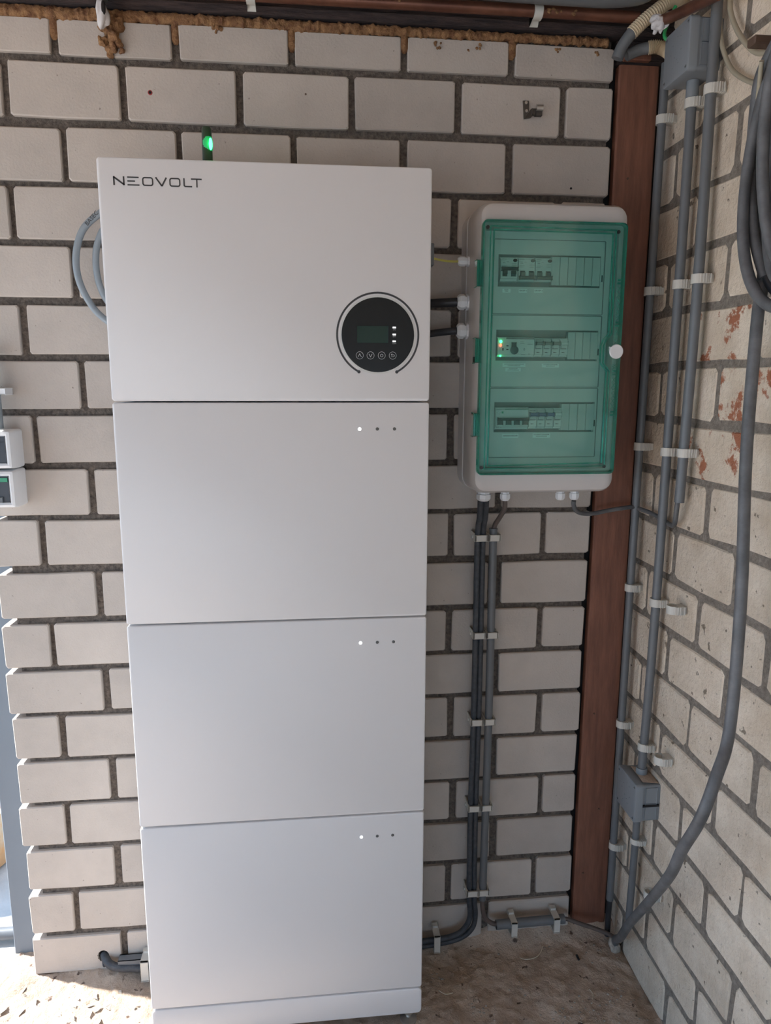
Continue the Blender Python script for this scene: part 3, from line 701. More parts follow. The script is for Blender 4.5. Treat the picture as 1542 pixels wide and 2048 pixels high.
for z0, z1 in ((1.5480, 1.6140), (1.5000, 1.5320), (1.4520, 1.4620), (1.3720, 1.4360)):
    s = MB(); n_ = max(2, int((z1 - z0) / .0105)); st = (z1 - z0) / n_
    for k in range(n_):
        a = z0 + k * st
        s.ribbon([(.9715, a), (.9795, a + st)], .0007, -.1578, -.1588); s.ribbon([(.9795, a), (.9715, a + st)], .0007, -.1578, -.1588)
    s.build('hatched_grip', M['green_d'], door, smooth=False)
for z in (1.6226, 1.5404, 1.4446, 1.3628):
    s = MB(); s.box(.9715, .9795, -.1578, -.1590, z - .0050, z - .0015); s.box(.9715, .9795, -.1578, -.1590, z + .0015, z + .0050); s.build('latch_window', M['green_d'], door, smooth=False)
s = MB(); s.lathe((.9765, -.158, 1.4868), (0, -1, 0), [(0, .0140), (.003, .0145), (.0045, .0135)], 32); s.box(.9620, .968, -.158, -.1615, 1.4900, 1.4955, .001); s.build('lock_knob', M['meter_white'], door)
# glands
def gland(x, y, z, ax, r, m='box'):
    s = MB(); s.lathe((x, y, z), ax, [(0, r * 1.15), (.004, r * 1.15), (.0045, r * .92), (.008, r * .92), (.0085, r * 1.12), (.0175, r * 1.12), (.021, r * .95), (.0235, r * .72), (.0235, r * .50)], 8)
    return s.build('cable_gland', M['clip'] if m == 'clip' else M['meter_white'], db, angle=25)
for x, r in ((.7335, .0145), (.7815, .0105), (.9065, .0100), (.9385, .0100)): gland(x, -.070, BZ0 + .001, (0, 0, -1), r)
for z, r in ((1.670, .0090), (1.589, .0145), (1.5310, .0145)): gland(BX0 + .001, -.07, z, (-1, 0, 0), r)

# breakers (things standing inside the box)
def breaker(x0, x1, z0, z1, label_, group, style):
    t = thing({'2p': 'circuit_breaker', '4p': 'residual_current_breaker', 'm4': 'circuit_breaker', 'ats': 'transfer_switch'}[style], ((x0 + x1) / 2, -.104, z0), label_, 'circuit breaker', group)
    yf = -.1205
    s = MB(); zc = (z0 + z1) / 2; h = z1 - z0
    s.box(x0 + .0003, x1 - .0003, -.1036, -.1160, z0, z1, .0008); s.box(x0 + .0006, x1 - .0006, -.1160, yf, z0 + h * .10, z1 - h * .08, .0008)
    s.build('body', M['mcb'], t, smooth=False)
    return t, yf
names = ['leftmost two-pole circuit breaker in the top row, handle bar up', 'middle two-pole circuit breaker in the top row, handle bar down', 'third two-pole circuit breaker in the top row, beside the blank covers']
for k, (x0, x1) in enumerate(((.7426, .7785), (.7790, .8138), (.8142, .8492))):
    t, yf = breaker(x0, x1, 1.6255, 1.6715, names[k], 'two-pole circuit breakers in the top row', '2p')
    mk = 'toggle' if k == 0 else 'toggle_g'
    for q in (.12, .62):
        s = MB(); s.box(x0 + .0358 * q, x0 + .0358 * (q + .26), yf, yf - .0015, 1.6345, 1.6455, .0003); s.build('toggle_slot', M['toggle'], t, smooth=False)
    s = MB(); zz = 1.6480 if k == 0 else 1.6315
    s.box(x0 + .0015, x1 - .0020, yf - .004, yf - .010, zz - .0030, zz + .0030, .0012)
    for q in (.12, .62): s.box(x0 + .0358 * q, x0 + .0358 * (q + .24), yf - .001, yf - .0070, min(zz, 1.640) - .0015, max(zz, 1.642), .0006)
    s.build('handle_bar', M[mk], t)
    s = MB(); s.lathe((x0 + .0297, yf + .0005, 1.6655), (0, -1, 0), [(0, .0045), (.0015, .0045), (.0022, .0035)], 16)
    for v in s.bm.verts: v.co.z = 1.6655 + (v.co.z - 1.6655) * .7
    s.build('test_button', M['toggle'] if k != 1 else M['toggle_g'], t)
    text('print', 'EATON', x0 + .0018, 1.6665, .0022, yf - .0002, M['dark_print'], t)
    text('print', 'B16', x0 + .0045, 1.6595, .0024, yf - .0002, M['dark_print'], t)
    s = MB()
    for q, (a, b, c) in enumerate(((.0015, .0095, 1.6640), (.012, .017, 1.6625), (.002, .013, 1.6555), (.002, .011, 1.6530), (.014, .0145, 1.6550), (.023, .033, 1.6590), (.023, .033, 1.6560), (.023, .032, 1.6530))):
        s.ribbon([(x0 + a, c), (x0 + b, c)], .0005, yf, yf - .0003)
    s.build('fine_print', M['rail'], t, smooth=False)
# middle left: residual device with coloured lights
t, yf = breaker(.7411, .8190, 1.4767, 1.5165, 'wide transfer switch with green and red lights in the middle row', None, 'ats')
s = MB(); s.box(.7590, .8175, yf, yf - .0006, 1.5118, 1.5152); s.build('dark_strip', M['rail'], t, smooth=False)
s = MB(); s.box(.7705, .7790, yf, yf - .006, 1.4960, 1.5050, .0006); s.build('lever', M['toggle_g'], t); 
s = MB(); s.lathe((.7765, yf, 1.4900), (0, -1, 0), [(0, .0085), (.002, .0085), (.003, .0060)], 20); s.build('rotary_base', M['pipe'], t)
text('print', '0', .7975, 1.4895, .0052, yf - .0002, M['dark_print'], t, 'CENTER'); text('print', 'I>', .8060, 1.4805, .0035, yf - .0002, M['dark_print'], t)
s = MB()
for a, b, c in ((.7885, .7975, 1.5035), (.8035, .8150, 1.5020), (.7905, .8000, 1.4815), (.7885, .7960, 1.5065)): s.ribbon([(a, c), (b, c)], .0006, yf, yf - .0003)
for c in (1.4985, 1.4910): s.box(.7597, .7640, yf, yf - .0008, c - .0010, c + .0010)
s.box(.7512, .7540, yf, yf - .0008, 1.4890, 1.4940)
s.build('fine_print', M['toggle'], t, smooth=False)
for x, z, r, mk, nm in ((.7478, 1.5070, .0028, 'led_g', 'lit green light'), (.7474, 1.4995, .0026, 'led_r', 'lit red light'), (.7474, 1.4782, .0020, 'led_g', 'small lit green light')):
    s = MB(); s.lathe((x, yf + .0004, z), (0, -1, 0), [(0, r), (.0012, r), (.0022, r * .6)], 14); tag(s.build('indicator_light', M[mk], t), nm)
    ld = bpy.data.lights.new('indicator_glow', 'POINT'); ld.energy = 0.0005 * (r / .0028); ld.color = (.05, 1, .25) if mk == 'led_g' else (1, .1, .06); ld.shadow_soft_size = .002
    lo = bpy.data.objects.new('indicator_glow', ld); COL.objects.link(lo); lo.location = (x, yf - .008, z); lo.parent = t; lo.matrix_parent_inverse = Matrix.Translation(-Vector(t.location))
def mcb4(x0, z0, z1, mk, label_, lab2, row):
    w_ = .0178
    for k in range(4):
        nm = ['first', 'second', 'third', 'last'][k]
        t, yf = breaker(x0 + k * w_, x0 + (k + 1) * w_, z0, z1, f'{nm} slim one-pole breaker from the left in the {row} row', f'slim breakers in the {row} row', 'm4')
        h = z1 - z0; a = x0 + k * w_
        s = MB(); s.box(a + .0016, a + w_ - .0016, yf, yf - (.0095 if k < 3 else .006), z0 + h * .62, z0 + h * .78, .0012); s.build('toggle', M[mk] if k < 3 else M['mcb'], t)
        s = MB(); s.box(a + .0022, a + w_ - .0022, yf, yf - .0035, z0 + h * .45, z0 + h * .62, .0006); s.build('toggle_seat', M['blank'], t, smooth=False)
        s = MB(); s.ribbon([(a + .002, z0 + h * .43), (a + w_ - .004, z0 + h * .43)], .0010, yf, yf - .0006)
        s.ribbon([(a + .0045, z0 + h * .24), (a + .0090, z0 + h * .24)], .0013, yf, yf - .0004); s.ribbon([(a + .009, z0 + h * .24), (a + .0115, z0 + h * .24)], .0005, yf, yf - .0004)
        s.build('fine_print', M['toggle'], t, smooth=False)
        if k == 0: text('print', 'EATON', a + .002, z0 + h * .86, .0026, yf - .0002, M['dark_print'], t)
mcb4(.8188, 1.4772, 1.5145, 'rail', '', '', 'middle')
t, yf = breaker(.7412, .8117, 1.3286, 1.3735, 'four-pole residual current breaker with grey handles, left end of the bottom row', None, '4p')
s = MB(); s.box(.7455, .8100, yf - .001, yf - .0080, 1.3470, 1.3520, .0015)
for k in range(4): s.box(.7455 + k * .0178, .7455 + k * .0178 + .0105, yf - .0005, yf - .0065, 1.3385, 1.3500, .0008)
s.build('handle_bar', M['toggle_g'], t)
text('print', 'Schneider', .7430, 1.3692, .0020, yf - .0002, M['meter_green'], t); text('print', '25A', .7430, 1.3318, .0026, yf - .0002, M['dark_print'], t)
s = MB(); s.ribbon([(.7610, 1.3700), (.8105, 1.3700)], .0015, yf, yf - .0004); s.box(.7540, .7580, yf, yf - .0005, 1.3615, 1.3655); s.build('green_print', M['meter_green'], t, smooth=False)
s = MB(); 
for a, b, c in ((.7435, .7485, 1.3665), (.7435, .7465, 1.3635), (.749, .7525, 1.3630), (.7435, .7505, 1.3605), (.7520, .7545, 1.3325)): s.ribbon([(a, c), (b, c)], .0006, yf, yf - .0003)
s.build('fine_print', M['rail'], t, smooth=False)
mcb4(.8122, 1.3294, 1.3722, 'toggle_b', '', '', 'bottom')

# ---------------------------------------------------------------- cables on the back wall
def cable(name, pts, r, mk, lab, cat='cable', n=12, sm=6):
    s = MB(); s.tube(pts, r, n, sm); o = s.build(name, M[mk], angle=60); return tag(o, lab, cat)
BZ = BZ0 - .022
t = thing('power_cable', (.739, -.03, 0), 'pair of dusty black cables running down from the largest gland to the floor', 'cable')
base = [(.7335, -.070, BZ), (.7375, -.050, 1.130), (.738, -.032, 1.076), (.7395, -.030, .846), (.740, -.030, .63), (.7385, -.030, .407), (.7405, -.030, .174)]
s = MB(); s.tube([(x - .0065, y, z) for x, y, z in base] + [(.7375, -.030, .105), (.722, -.030, .068), (.690, -.030, .050), (.624, -.030, .043), (.52, -.032, .040), (.3, -.032, .040)], .0068, 12, 6); s.build('left_core', M['cable_armour'], t, angle=60)
s = MB(); s.tube([(x + .0062, y + .001, z) for x, y, z in base] + [(.7515, -.029, .105), (.742, -.029, .066), (.705, -.029, .040), (.624, -.030, .029), (.52, -.032, .026), (.3, -.032, .026)], .0064, 12, 6); s.build('right_core', M['cable_armour'], t, angle=60)
cable('supply_cable', [(.7815, -.070, BZ), (.7825, -.064, 1.150), (.776, -.046, 1.125), (.770, -.032, 1.105), (.769, -.030, 1.08)], .0055, 'cable_brown', 'short brown cable from the second gland down into the grey conduit')
t = thing('conduit', (.769, -.03, .12), 'grey vertical conduit on the back wall below the distribution box', 'conduit')
s = MB(); s.tube([(.768, -.030, 1.098), (.770, -.030, .62), (.768, -.030, .150)], .0092, 16, 4); s.build('pipe', M['pipe'], t)
s = MB(); s.lathe((.768, -.030, 1.0975), (0, 0, 1), [(0, .0098), (.002, .0098), (.002, .0065)], 16); s.build('rim', M['pipe'], t)
cable('floor_cable', [(.768, -.030, .160), (.769, -.030, .128), (.776, -.030, .098), (.795, -.031, .080), (.815, -.032, .077)], .0058, 'cable_brown', 'brown cable curving from the vertical conduit into the horizontal one', n=12)
t = thing('conduit', (.89, -.032, .05), 'short horizontal conduit along the foot of the back wall', 'conduit')
s = MB(); s.tube([(.804, -.034, .0775), (.982, -.034, .0795)], .0115, 18, 4, cap=False); s.tube([(.982, -.034, .0795), (.806, -.034, .0775)], .0100, 18, 4, cap=False); s.build('pipe', M['pipe'], t)
cable('floor_cable', [(.975, -.034, .0790), (.99, -.034, .078), (1.02, -.040, .068), (1.055, -.045, .056), (1.09, -.050, .042), (1.118, -.055, .026)], .0052, 'cable_brown', 'thin brown cable from the horizontal conduit to the corner')
def saddle(x, z, lab, wd=.027, h=.0145, d=.043, two=False, horiz=False, grp='saddle clips on the vertical cables'):
    s = MB()
    if not horiz:
        s.box(x - wd / 2, x - wd / 2 + .0028, 0, -d, z - h / 2, z + h / 2, .0006); s.box(x + wd / 2 - .0028, x + wd / 2, 0, -d, z - h / 2, z + h / 2, .0006)
        s.box(x - wd / 2, x + wd / 2, -d + .0028, -d, z - h / 2, z + h / 2, .0008)
    else:
        s.box(x - h / 2, x + h / 2, 0, -d, z + wd / 2 - .0028, z + wd / 2, .0006); s.box(x - h / 2, x + h / 2, 0, -d, z - wd / 2, z - wd / 2 + .0028, .0006)
        s.box(x - h / 2, x + h / 2, -d + .0030, -d, z - wd / 2, z + wd / 2, .0008)
        s.box(x - h / 2 + .001, x + h / 2 - .001, -.008, -.018, z + wd / 2, z + wd / 2 + .006, .0008)
    o = s.build('saddle_clip', M['clip'])
    return tag(o, lab, 'pipe clip', grp)
ords = ['topmost', 'second', 'third', 'fourth', 'lowest']
for k, z in enumerate((1.079, .848, .632, .408, .176)):
    xx = (.7385, .7400, .7400, .7385, .7405)[k]
    o = saddle(xx - .0005, z, f'{ords[k]} white saddle clip around the black cable pair', .0285)
    s = MB(); s.cyl((xx - .0145, -.020, z), (xx - .0185, -.020, z), .0040, 10); s.box(xx - .0155, xx - .0143, 0, -.036, z - .009, z + .0105, .0004); q = s.build('screw_tab', M['clip'], o)
    saddle((.769, .7705, .7705, .7695, .7685)[k], z, f'{ords[k]} white saddle clip around the vertical grey conduit', .0265)
saddle(.652, .045, 'white clip holding the black cables at the floor, right of the plinth', .046, .015, .048, horiz=True, grp='floor-level saddle clips')
saddle(.848, .070, 'left white clip on the horizontal floor conduit', .040, .015, .050, horiz=True, grp='floor-level saddle clips')
saddle(.958, .073, 'right white clip on the horizontal floor conduit', .040, .015, .050, horiz=True, grp='floor-level saddle clips')
# left side of the box
GX = BX0 - .021
cable('power_cable', [(GX, -.07, 1.589), (.635, -.060, 1.588), (.60, -.038, 1.588), (.56, -.031, 1.588), (.48, -.030, 1.59)], .0092, 'cable_b', 'thick black cable entering the upper large gland on the left of the box')
cable('power_cable', [(GX, -.07, 1.5310), (.64, -.060, 1.529), (.60, -.038, 1.525), (.56, -.031, 1.521), (.48, -.030, 1.515)], .0075, 'cable_b', 'black cable entering the lower large gland on the left of the box')
cable('earth_wire', [(GX, -.07, 1.670), (.655, -.085, 1.667), (.630, -.120, 1.662), (.600, -.17, 1.657), (.590, -.19, 1.656)], .0022, 'yellow_wire', 'thin yellow-green wire between the small gland and the inverter side', n=8)
# bottom right cable to the side wall
t = cable('data_cable', [(.9385, -.070, BZ - .003), (.9395, -.066, 1.158), (.950, -.055, 1.142), (.968, -.050, 1.134), (.997, -.046, 1.133), (1.03, -.038, 1.137), (1.068, -.036, 1.142), (1.095, -.030, 1.143),
      (1.108, -.040, 1.140), (1.116, -.09, 1.137), (1.116, -.15, 1.130), (1.112, -.185, 1.130), (1.105, -.205, 1.145), (1.102, -.213, 1.172), (1.102, -.216, 1.20)], .0050, 'cable_g',
      'dark grey cable from the right-hand gland across the post to the side-wall conduit')
# lower left: cable from the drilled hole, grey channel, clip
t = thing('power_cable', (-.1, -.02, .03), 'dusty black cable coming out of the drilled hole at the lower left', 'cable')
s = MB(); s.tube([(-.165, .0065, .046), (-.158, -.006, .043), (-.145, -.018, .037), (-.12, -.024, .032), (-.06, -.026, .028), (.02, -.03, .026)], .0095, 14, 6); s.build('sheath', M['cable_armour'], t, angle=60)
s = MB(); s.tube([(-.168, .004, .038), (-.163, -.008, .026), (-.157, -.012, .030), (-.150, -.016, .027)], .0028, 8, 5); s.build('loose_core', M['cable_b'], t)
s = MB(); s.box(-.1245, -.030, -.004, -.026, .048, .0500, .0004); s.box(-.1245, -.030, -.024, -.0262, .046 - .009, .0500, .0004); s.box(-.1245, -.030, -.004, -.006, .037, .050, .0004)
o = s.build('cable_channel', M['pipe']); tag(o, 'short grey cable channel above the black cable, lower left', 'cable channel')
saddle(-.058, .034, 'white clip half hidden by the left edge of the cabinet', .054, .018, .046, horiz=True, grp='floor-level saddle clips')

# small fittings in the back wall
t = thing('metal_clip', (.83, 0, 1.98), 'small dark screwed plate with a curled shiny spring, on the upper right bricks', 'clip')
def at(u, v, y=-.002):   # position inside the clip's own little drawing, metres on the wall
    return ((u - 390) / 15.42 * .00098 * 1.0 + .8115, 2.0045 - (v - 330) / 15.42 * .00098)
s = MB(); P4 = [at(388, 335), at(590, 330), at(600, 640), at(440, 890)]
s.loft([[(a, 0.0, b) for a, b in P4], [(a, -.003, b) for a, b in P4]]); s.build('plate', M['metal_d'], t, smooth=False)
P4 = [at(440, 890), at(660, 850), at(705, 720), at(680, 590), at(640, 600)]
s = MB(); s.loft([[(a, -.001, b) for a, b in P4], [(a, -.0045 - .006 * (i in (1, 2, 3)), b) for i, (a, b) in enumerate(P4)]]); 
a, b = at(730, 600); c, d = at(780, 790); s.box(a - .002, c + .002, -.004, -.010, d, b, .0006); s.build('arm', M['metal_d'], t, smooth=False)
s = MB(); a, b = at(790, 510); c, d = at(1005, 690)
s.loft([[(x, -.014 - .006 * math.sin(q), (b + d) / 2 + (b - d) * .55 * math.cos(q)) for q in [PI * k / 8 for k in range(9)]] + [(x, -.0125 - .005 * math.sin(q), (b + d) / 2 + (b - d) * .45 * math.cos(q)) for q in [PI * (8 - k) / 8 for k in range(9)]] for x in (a, c)])
s.build('curled_spring', M['metal'], t)
s = MB(); s.box(a + .0, c + .0, -.002, -.012, d - .0075, d, .0004); s.build('spring_foot', M['metal_d'], t)
for q in ((490, 390), (512, 640)):
    a, b = at(*q); s = MB(); s.lathe((a, -.003, b), (0, -1, 0), [(0, .0034), (.0014, .0030), (.0018, .0015)], 14); s.build('screw', M['metal'], t)
s = MB(); s.lathe((.053, .001, 1.989), (0, -1, 0), [(0, .0048), (.0025, .0046), (.0030, .0040)], 14); plug = s.build('wall_plug', M['red']); s = MB(); s.cyl((.053, -.0015, 1.989), (.053, -.0023, 1.989), .0027, 12); s.build('plug_hole', M['hole'], plug); tag(plug, 'small dark red wall plug in a brick of the second course', 'wall plug')
s = MB(); s.lathe((.360, .001, 1.999), (0, -1, 0), [(0, .0022), (.0020, .0020), (.0022, .001)], 10); tag(s.build('nail', M['rust']), 'tiny rusty nail in a second-course brick above the cabinet', 'nail')
s = MB(); s.lathe((.924, .001, 1.836), (0, -1, 0), [(0, .0026), (.0020, .0024), (.0022, .001)], 10); tag(s.build('nail', M['hole']), 'tiny black nail in the brick above the distribution box', 'nail')

# ---------------------------------------------------------------- side wall conduits
WX = 1.13
cd1 = thing('conduit', (1.098, -.03, .1), 'long thin grey conduit nearest the wooden post', 'conduit')
s = MB(); s.tube([(1.1015, -.036, 2.075), (1.1030, -.030, 1.65), (1.1030, -.028, 1.13), (1.1020, -.030, .55), (1.1000, -.034, .125)], .0088, 16, 6); s.build('pipe', M['pipe'], cd1)
s = MB(); s.tube([(1.1000, -.034, .13), (1.099, -.034, .09), (1.100, -.032, .02)], .0072, 12, 4); s.build('cable_end', M['cable_b'], cd1)
cd2 = thing('conduit', (1.105, -.15, .56), 'grey conduit linking the upper and lower junction boxes', 'conduit')
s = MB(); s.tube([(1.1050, -.147, 2.01), (1.1050, -.150, 1.6), (1.1050, -.150, .9), (1.1050, -.140, .54)], .0095, 16, 6); s.build('pipe', M['pipe'], cd2)
for z, y in ((1.968, -.147), (.548, -.140)):
    s = MB(); s.lathe((1.105, y, z), (0, 0, 1), [(0, .0118), (.030, .0118)] if z > 1 else [(-.008, .0125), (.006, .0125)], 16); s.build('collar', M['jbox'], cd2)
cd3 = thing('conduit', (1.105, -.22, 1.18), 'grey conduit farthest from the corner, ending open halfway down', 'conduit')
s = MB(); s.tube([(1.1050, -.212, 2.34), (1.1050, -.216, 1.95), (1.1050, -.222, 1.6), (1.1040, -.217, 1.185)], .0098, 16, 6); s.build('pipe', M['pipe'], cd3)
cd4 = thing('conduit', (1.105, -.135, .12), 'short grey conduit below the lower junction box', 'conduit')
s = MB(); s.tube([(1.1060, -.134, .45), (1.1060, -.132, .30), (1.1060, -.128, .145)], .0082, 16, 4); s.build('pipe', M['pipe'], cd4)
s = MB(); s.lathe((1.106, -.134, .418), (0, 0, 1), [(0, .0100), (.03, .0100)], 16); s.build('collar', M['jbox'], cd4)
def wall_clip(y, z, r, lab, grp, empty=False, px=1.105, h=.0175):
    s = MB(); R0, R1 = r + .0004, r + .0034
    a0, a1 = (50, 315) if empty else (35, 325)
    N = 18; inn = []; out = []
    for i in range(N + 1):
        a = math.radians(a0 + (a1 - a0) * i / N)      # angle measured from +x (towards the wall)
        inn.append((px + R0 * math.cos(a), y + R0 * math.sin(a))); out.append((px + R1 * math.cos(a), y + R1 * math.sin(a)))
    for i in range(N):
        q = [inn[i], inn[i + 1], out[i + 1], out[i]]
        s.loft([[(a, b, z - h / 2) for a, b in q], [(a, b, z + h / 2) for a, b in q]])
    s.box(px + R0 * .75, WX + .0005, y - R1 * .9, y + R1 * .9, z - h / 2 + .001, z + h / 2 - .001, .0008)
    o = s.build('pipe_clip', M['clip'], smooth=False)
    s = MB()
    for k in range(4): s.box(px + .002 + k * .0045 , px + .0045 + k * .0045, y - R1 - .0035 - .001 * (k % 2), y - R0 * .72, z - h / 2, z + h / 2, .0003)
    s.box(px - R0 * .3, px + .020, y - R1 - .0020, y - R0 * .80, z - h / 2 + .0005, z + h / 2 - .0005, .0004)
    s.build('ratchet_teeth', M['clip'], o, smooth=False)
    return tag(o, lab, 'pipe clip', grp)
zs6 = (1.967, 1.622, 1.283, .951, .607, .279)
on6 = ('topmost', 'second', 'third', 'fourth', 'fifth', 'lowest')
for k, z in enumerate(zs6): wall_clip((-.034, -.030, -.029, -.029, -.030, -.033)[k], z, .0088, f'{on6[k]} pale clip on the thin conduit nearest the wooden post', 'clips on the side-wall conduits', px=1.102)
for k, (z, y) in enumerate(((1.958, -.147), (1.620, -.150), (1.282, -.150), (.952, -.1495), (.607, -.1415))):
    wall_clip(y, z, .0095, f'{on6[k]} pale clip on the conduit between the junction boxes' if k < 4 else 'pale clip just above the lower junction box', 'clips on the side-wall conduits')
wall_clip(-.133, .362, .0082, 'small pale clip just below the lower junction box', 'clips on the side-wall conduits', px=1.106, h=.013)
for k, (z, y) in enumerate(((1.957, -.216), (1.621, -.2215), (1.286, -.219))):
    wall_clip(y, z, .0098, f'{on6[k]} pale clip on the conduit that ends open halfway down', 'clips on the side-wall conduits')
for k, (z, y) in enumerate(((.960, -.2235), (.617, -.2185), (.286, -.218))):
    wall_clip(y, z, .0098, ('empty pale clip on the wall, uppermost of the three empty ones', 'empty pale clip right of the lower junction box', 'empty pale clip half behind the hanging grey cable')[k], 'empty clips on the side wall', True)

# junction boxes
def jbox(x0, y0, y1, z0, z1, lab, cut=False):
    t = thing('junction_box', (WX, (y0 + y1) / 2, z0), lab, 'junction box')
    s = MB()
    def R(x, ins=0, r=.008): return [(x, a, b) for a, b in rr(y0 + ins, y1 - ins, z0 + ins, z1 - ins, max(r - ins, .001), 4)]
    s.loft([R(WX + .001, .003), R(x0 + .018, .002)]); s.build('body', M['jbox'], t)
    s = MB(); s.loft([R(x0 + .0175), R(x0 + .003), R(x0 + .001, .001), R(x0, .003)]); lid = s.build('lid', M['jbox'], t)
    for a in (y0 + .009, y1 - .009):
        for b in (z0 + .009, z1 - .009):
            s = MB(); s.cyl((x0 + .0006, a, b), (x0 - .0004, a, b), .0032, 12); s.build('lid_screw', M['pipe'], lid)
            s = MB(); s.box(x0 - .0002, x0 - .0008, a - .0022, a + .0022, b - .0004, b + .0004); s.build('screw_slot', M['hole'], t)
    s = MB(); cy, cz = (y0 + y1) / 2, (z0 + z1) / 2
    for k, (a, b) in enumerate(((-.018, .024), (-.004, .028), (.014, .018), (.022, .004), (-.022, 0), (.004, -.006), (.012, -.022), (-.012, -.020), (-.006, -.012))):
        s.box(x0 + .0004, x0 - .0003, cy + a * .9, cy + a * .9 + .0026, cz + b, cz + b + .0010)
    s.build('moulded_mark', M['pipe'], lid, smooth=False)
    # knock-outs on the side facing the room
    for b in (.30, .72):
        s = MB(); zc = z0 + (z1 - z0) * b; s.box(x0 + .024, WX - .010, y0 + .003, y0 + .0008, zc - .019, zc + .019, .0008); s.build('knock_out', M['jbox'], t)
    return t
jbox(1.065, -.200, -.101, 1.996, 2.091, 'larger grey junction box at the top right, beside the copper pipe')
jb = jbox(1.070, -.190, -.093, .445, .538, 'lower grey junction box with a dusty top, on the side wall')
s = MB(); s.box(1.088, 1.126, -.1865, -.1905, .485, .490, .0003); s.build('slot', M['hole'], jb)
s = MB(); s.loft([[(1.092, -.175, .5375), (1.126, -.183, .5375), (1.127, -.12, .5375), (1.095, -.105, .5375)], [(1.096, -.170, .5395), (1.124, -.176, .539), (1.124, -.125, .539), (1.098, -.11, .539)]]); s.build('dust_layer', M['floor'], jb)

# flexible conduits, top right
def corr(pts, r, parent, sm=10):
    s = MB(); s.tube(pts, r, 16, sm, rfun=lambda i, N: 1.0 + .12 * (1 if (i // 1) % 2 else -1)); return s.build('corrugated_tube', M['corr'], parent, angle=80)
t = thing('flexible_conduit', (1.03, -.06, 2.12), 'cream corrugated conduit rising from a grey sleeve at the top of the wall corner', 'conduit')
corr([(1.013, -.058, 2.116), (1.036, -.062, 2.138), (1.062, -.066, 2.158), (1.085, -.068, 2.174), (1.105, -.066, 2.176), (1.116, -.060, 2.166)], .0122, t, 13)
s = MB(); s.tube([(.992, -.046, 2.074), (.998, -.050, 2.092), (1.006, -.055, 2.106), (1.015, -.059, 2.118)], .0118, 16, 4); s.build('sleeve', M['pipe'], t)
t = thing('flexible_conduit', (1.05, -.05, 2.09), 'short cream corrugated elbow entering the side of the upper junction box', 'conduit')
corr([(1.060, -.038, 2.101), (1.072, -.042, 2.102), (1.084, -.048, 2.098), (1.093, -.058, 2.088), (1.096, -.072, 2.074)], .0118, t, 9)
s = MB(); s.tube([(1.018, -.030, 2.088), (1.032, -.032, 2.094), (1.046, -.034, 2.099), (1.062, -.038, 2.101)], .0112, 16, 4); s.build('sleeve', M['pipe'], t)
cable('earth_wire', [(1.088, -.09, 2.155), (1.076, -.085, 2.125), (1.070, -.088, 2.10), (1.085, -.10, 2.085), (1.10, -.11, 2.08)], .0034, 'green_wire', 'green wire looping between the conduits and the upper junction box', n=10)

# thin cream cables and the hanging coil
cable('thin_cable', [(1.115, -.200, 2.20), (1.115, -.206, 2.111), (1.115, -.213, 2.059), (1.115, -.230, 2.018), (1.115, -.265, 1.971), (1.113, -.322, 1.931), (1.112, -.352, 1.920), (1.110, -.400, 1.925)], .0042, 'cable_cream',
      'thin cream cable hanging in the larger curve beside the right-hand conduit')
cable('thin_cable', [(1.115, -.232, 2.18), (1.115, -.239, 2.096), (1.115, -.247, 2.068), (1.115, -.280, 2.021), (1.114, -.337, 1.969), (1.112, -.40, 1.950)], .0045, 'cable_cream',
      'thin cream cable hanging in the smaller curve near the top right corner')
cable('thin_cable', [(1.104, -.405, 1.905), (1.100, -.382, 1.876), (1.097, -.370, 1.854), (1.096, -.372, 1.842), (1.085, -.397, 1.862), (1.060, -.440, 1.912)], .0036, 'cable_cream',
      'thin cream cable bent into a narrow hook among the coil strands')
t = thing('hook', (1.11, -.39, 1.95), 'dark rusty hook bracket behind the coil at the right edge', 'hook')
s = MB(); s.box(1.112, 1.130, -.397, -.380, 1.925, 2.03, .002); s.box(1.070, 1.120, -.400, -.378, 1.955, 1.968, .002); s.build('bracket', M['rust'], t)
for z in (2.01, 1.94):
    s = MB(); s.cyl((1.112, -.3885, z), (1.108, -.3885, z), .004, 10); s.build('bolt', M['metal'], t)
coil = thing('cable_coil', (1.08, -.5, 1.53), 'heavy coil of grey cable hanging on the side wall at the right edge', 'cable')
def loop(x, cy, cz, a, b, r, mk, ph=0, x2=None):
    s = MB(); P = []
    for k in range(28):
        q = 2 * PI * k / 28; P.append((x + (0.006 * math.sin(q * 2 + ph)), cy + a * math.cos(q), cz + b * math.sin(q)))
    P.append(P[0]); s.tube(P, r, 12, 3, cap=False); return s.build('strand', M[mk], coil, angle=60)
loop(1.076, -.522, 1.757, .122, .220, .0092, 'cable_g', 0)
loop(1.100, -.520, 1.765, .119, .212, .0088, 'cable_b', 1)
loop(1.082, -.520, 1.775, .080, .200, .0090, 'cable_g', 2)
loop(1.104, -.520, 1.780, .086, .196, .0088, 'cable_b', 3)
loop(1.064, -.525, 1.790, .062, .186, .0092, 'cable_g', 4)
loop(1.096, -.525, 1.79, .050, .176, .0088, 'cable_g', 5)
s = MB(); s.tube([(1.080, -.520, 1.985), (1.080, -.470, 1.962), (1.080, -.442, 1.938), (1.080, -.412, 1.909), (1.082, -.400, 1.877), (1.086, -.393, 1.804), (1.088, -.400, 1.723), (1.090, -.416, 1.657), (1.092, -.45, 1.59)], .0092, 12, 6); s.build('crossing_strand', M['cable_g'], coil, angle=60)
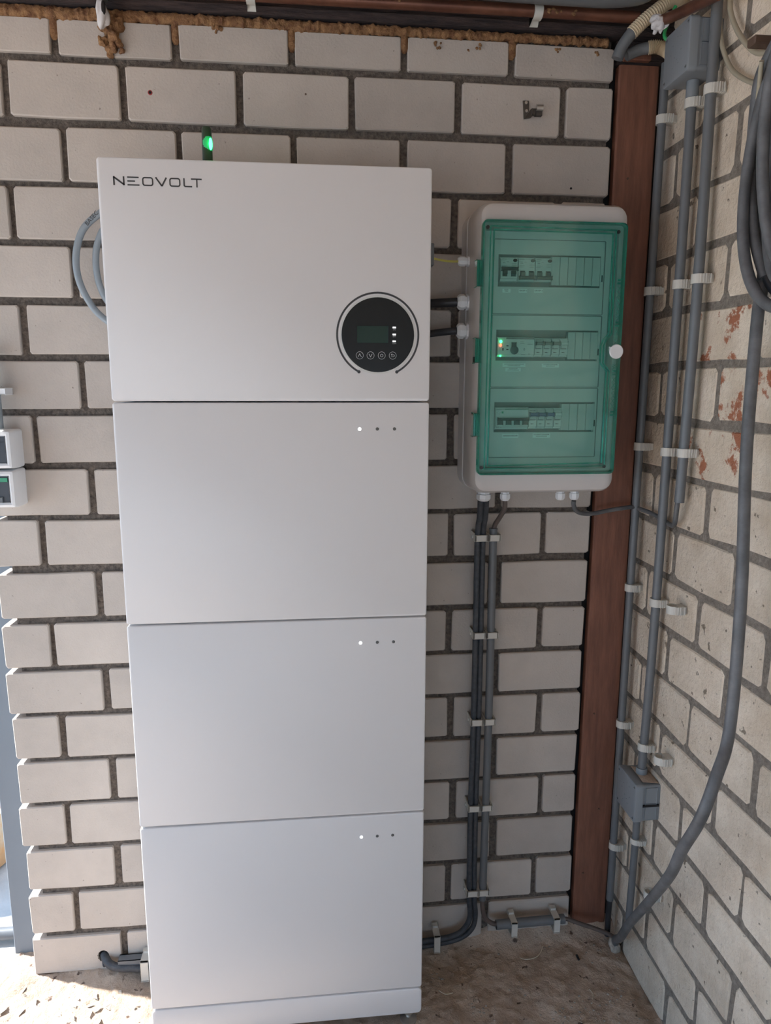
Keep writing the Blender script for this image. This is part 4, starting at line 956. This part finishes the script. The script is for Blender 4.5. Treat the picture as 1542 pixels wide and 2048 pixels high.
s = MB(); s.tube([(1.098, -.436, 1.62), (1.092, -.444, 1.57), (1.084, -.452, 1.524), (1.068, -.480, 1.314), (1.055, -.522, 1.076), (1.045, -.540, .86), (1.005, -.576, .792 - .0), (.982, -.580, .722), (.985, -.53, .63), (1.000, -.474, .538), (1.030, -.357, .389), (1.060, -.224, .222), (1.085, -.135, .105), (1.103, -.075, .045), (1.112, -.055, .012), (1.112, -.052, -.012)], .0096, 14, 6)
s.build('hanging_tail', M['cable_g'], coil, angle=60)
s = MB(); s.blob((1.110, -.058, .012), .0135, 3, .5, (1, 1, 1.3), 90); s.build('frayed_end', M['grit'], coil, angle=60)

# ---------------------------------------------------------------- debris on the floor
def fz(x, y): return floor_h(x, y)
for k, P in enumerate(([(.861, -.058), (.875, -.068), (.899, -.066), (.915, -.055), (.927, -.040)], [(.998, -.170), (1.002, -.185), (.994, -.198)], [(.640, -.14), (.655, -.150), (.672, -.148)])):
    s = MB(); s.tube([(x, y, fz(x, y) + .0022) for x, y in P], .0012, 6, 4); tag(s.build('straw', M['straw']), ['longest pale straw curl on the floor near the horizontal conduit', 'short pale straw near the side wall', 'small straw beside the plinth'][k], 'straw', 'dry straws on the floor')
rnd = random.Random(5)
s = MB()
for cx_, cy_, sp, n_ in ((.638, -.102, .010, 14), (.722, -.198, .016, 18), (.912, -.236, .014, 20), (.99, -.245, .05, 60), (.905, -.215, .008, 8), (1.05, -.20, .03, 20), (.8, -.17, .12, 30), (1.07, -.07, .03, 12), (.93, -.045, .01, 6)):
    for _ in range(n_):
        x = cx_ + rnd.gauss(0, sp); y = cy_ + rnd.gauss(0, sp * .7); r = rnd.uniform(.0008, .0026)
        if x < .60 and y > -.24 or x > 1.12: continue
        s.blob((x, y, fz(x, y) + r * .4), r, 1, .4, (1.3, 1, .8), 400)
tag(s.build('grit', M['grit'], smooth=False), 'pale grit and crumbs scattered over the floor on the right', 'grit', kind='stuff')
s = MB()
for _ in range(70):
    x = rnd.uniform(-.42, -.05); y = rnd.uniform(-.30, -.03)
    if y > -.06 and x > -.3: continue
    a = rnd.uniform(0, PI); L = rnd.uniform(.004, .014); wd = L * rnd.uniform(.25, .6); tz = rnd.uniform(.0, .006)
    z = fz(x, y); c, d = math.cos(a), math.sin(a)
    q = [(x - c * L, y - d * L, z + .001), (x + d * wd, y - c * wd, z + .002 + tz), (x + c * L, y + d * L, z + .001), (x - d * wd, y + c * wd, z + .001)]
    s.loft([q, [(p[0], p[1], p[2] + .001) for p in q]])
tag(s.build('flakes', M['grit'], smooth=False), 'loose pale flakes on the sunlit floor at the left', 'flakes', kind='stuff')
s = MB(); s.tube([(1.004, -.072, fz(1.004, -.072) + .003), (1.005, -.086, fz(1.005, -.086) + .003)], .0028, 8, 3); tag(s.build('cable_offcut', M['cable_b']), 'tiny dark cable offcut on the floor before the corner post', 'cable')
